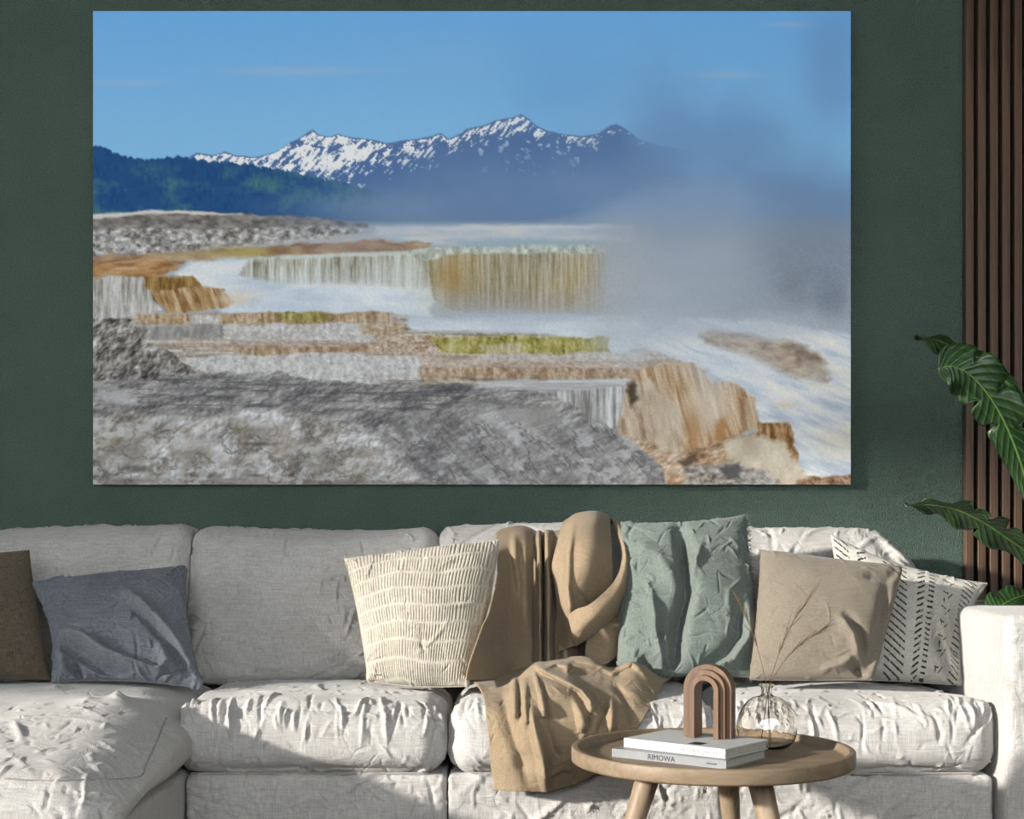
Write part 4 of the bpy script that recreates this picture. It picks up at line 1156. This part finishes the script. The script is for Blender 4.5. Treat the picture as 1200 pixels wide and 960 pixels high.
grass([(VX + 0.004, VY - 0.014, zb), P(901, 812, dv), P(912, 785, dv - 0.01), P(936, 757, dv - 0.03), P(968, 736, dv - 0.06)], 0.55, 0.16, 3, 'lowest dried grass stem, bending over before the beige cushion')

# ---------------------------------------------------------------- plant beyond the arm
def plant():
    PX, PY = 2.02, -0.62
    t = empty('potted_banana_plant', (PX, PY, 0))
    tag(t, 'broad-leaved green banana plant in a pot beyond the sofa arm', 'plant')
    V, F = lathe([(0.0, 0.0), (0.13, 0.0), (0.15, 0.02), (0.19, 0.36), (0.185, 0.37), (0.17, 0.365), (0.165, 0.33), (0.0, 0.33)], 48, (PX, PY, 0))
    pot = keep(mesh_obj('pot', V, F, M['pot']), t)
    V, F = lathe([(0.0, 0.345), (0.08, 0.343), (0.163, 0.334)], 32, (PX, PY, 0)); keep(mesh_obj('soil', V, F, M['soil']), t)
    def leaf(mid, wl, wr, up, droop_l, droop_r, notches, seed, base_h=0.34, late=0.62):
        """mid: midrib points tip -> base (pixels, distance); wl/wr half widths in metres; up: leaf-plane side vector"""
        m = catmull(np.array([P(*q) for q in mid]), 70)
        rng = np.random.default_rng(seed); n, k = 70, 17
        s = np.linspace(0, 1, n); prof = np.clip(np.sin(np.clip(s * 1.02, 0, 1) ** late * math.pi) ** 0.75, 0.02, 1)
        T = np.gradient(m, axis=0); T /= np.linalg.norm(T, axis=1)[:, None]
        up = np.array(up, float)
        V = np.zeros((n, k, 3)); UV = np.zeros((n, k, 2))
        for i in range(n):
            side = np.cross(T[i], up); side /= np.linalg.norm(side); nn = np.cross(side, T[i])
            for j in range(k):
                q = (j / (k - 1)) * 2 - 1; w = (wl if q < 0 else wr) * prof[i]
                for (c, wd, sg) in notches:
                    if sg * q > 0: w *= 1 - 0.7 * math.exp(-((s[i] - c) / wd) ** 2) * min(1.0, abs(q) * 1.2)
                dr = (droop_l if q < 0 else droop_r)
                wave = 0.012 * math.sin(s[i] * 26 + seed + q * 2) * abs(q) ** 2
                V[i, j] = m[i] + side * q * w - nn * (dr * abs(q) ** 1.6 * prof[i] + 0.0) + nn * wave
                UV[i, j] = (s[i] * 0.75, q)
        Fq = grid_faces(n, k)
        o = mesh_obj('leaf', V.reshape(-1, 3), Fq, M['leaf'])
        uvl = o.data.uv_layers.new(name='UVMap')
        li = np.zeros(len(o.data.loops), np.int32); o.data.loops.foreach_get('vertex_index', li)
        uvl.data.foreach_set('uv', UV.reshape(-1, 2)[li].astype(np.float32).ravel())
        md = o.modifiers.new('thickness', 'SOLIDIFY'); md.thickness = 0.0012
        keep(o, t)
        rv, rf = tube(m, np.linspace(0.0012, 0.006, n), 8)
        r = mesh_obj('midrib', rv, rf, M['midrib']); r.parent = o; r.matrix_parent_inverse = (t.matrix_basis @ o.matrix_parent_inverse).inverted() if False else o.matrix_basis.inverted()
        r.matrix_parent_inverse.identity()
        e = m[-1]; d0 = T[-1]
        b = np.array([PX + rng.uniform(-.04, .04), PY + rng.uniform(-.04, .04), base_h])
        path = catmull(np.array([e - d0 * 0.01, e + d0 * 0.10, b * 0.6 + (e + d0 * 0.2) * 0.4, b]), 24)
        sv, sf = tube(path, np.linspace(0.006, 0.013, 24), 10); keep(mesh_obj('stalk', sv, sf, M['stem']), t)
    # narrow leaf seen on edge, arching over the big one
    leaf([(1072, 392, 4.22), (1096, 398, 4.22), (1124, 409, 4.24), (1150, 422, 4.26), (1178, 446, 4.28), (1210, 482, 4.30), (1240, 540, 4.32)], 0.040, 0.040,
         (0.0, 0.35, 0.95), 0.012, 0.012, [(0.42, .01, 1)], 1)
    # big lit leaf
    leaf([(1100, 431, 4.10), (1118, 430, 4.10), (1140, 442, 4.11), (1162, 468, 4.13), (1180, 500, 4.16), (1195, 538, 4.20), (1208, 580, 4.24), (1224, 640, 4.28)], 0.088, 0.074,
         (-0.35, -1.0, 0.12), 0.012, 0.02, [(0.42, .012, -1), (0.40, .012, 1), (0.60, .012, -1), (0.55, .010, 1), (0.25, .008, -1)], 2)
    # dark leaf seen from below
    leaf([(1060, 592, 4.05), (1092, 592, 4.06), (1122, 598, 4.08), (1150, 611, 4.10), (1180, 630, 4.14), (1212, 654, 4.20), (1246, 692, 4.28)], 0.056, 0.056,
         (0.0, 0.62, 0.8), 0.01, 0.01, [(0.4, .012, 1), (0.52, .01, -1), (0.62, .012, 1), (0.5, .012, 1)], 3, 0.34, 1.1)
    # low leaf by the arm
    leaf([(1160, 722, 4.30), (1180, 706, 4.32), (1204, 698, 4.36), (1236, 700, 4.40), (1268, 720, 4.42)], 0.07, 0.06, (-0.1, -0.75, 0.8), 0.02, 0.02, [(0.5, .012, -1)], 4)
    # taller leaves outside the frame
    leaf([(1420, 330, 4.5), (1400, 360, 4.5), (1370, 430, 4.5), (1345, 520, 4.46), (1325, 620, 4.42)], 0.11, 0.11, (0.6, -1.0, 0.3), 0.02, 0.02, [(0.5, .012, -1)], 5)
plant()
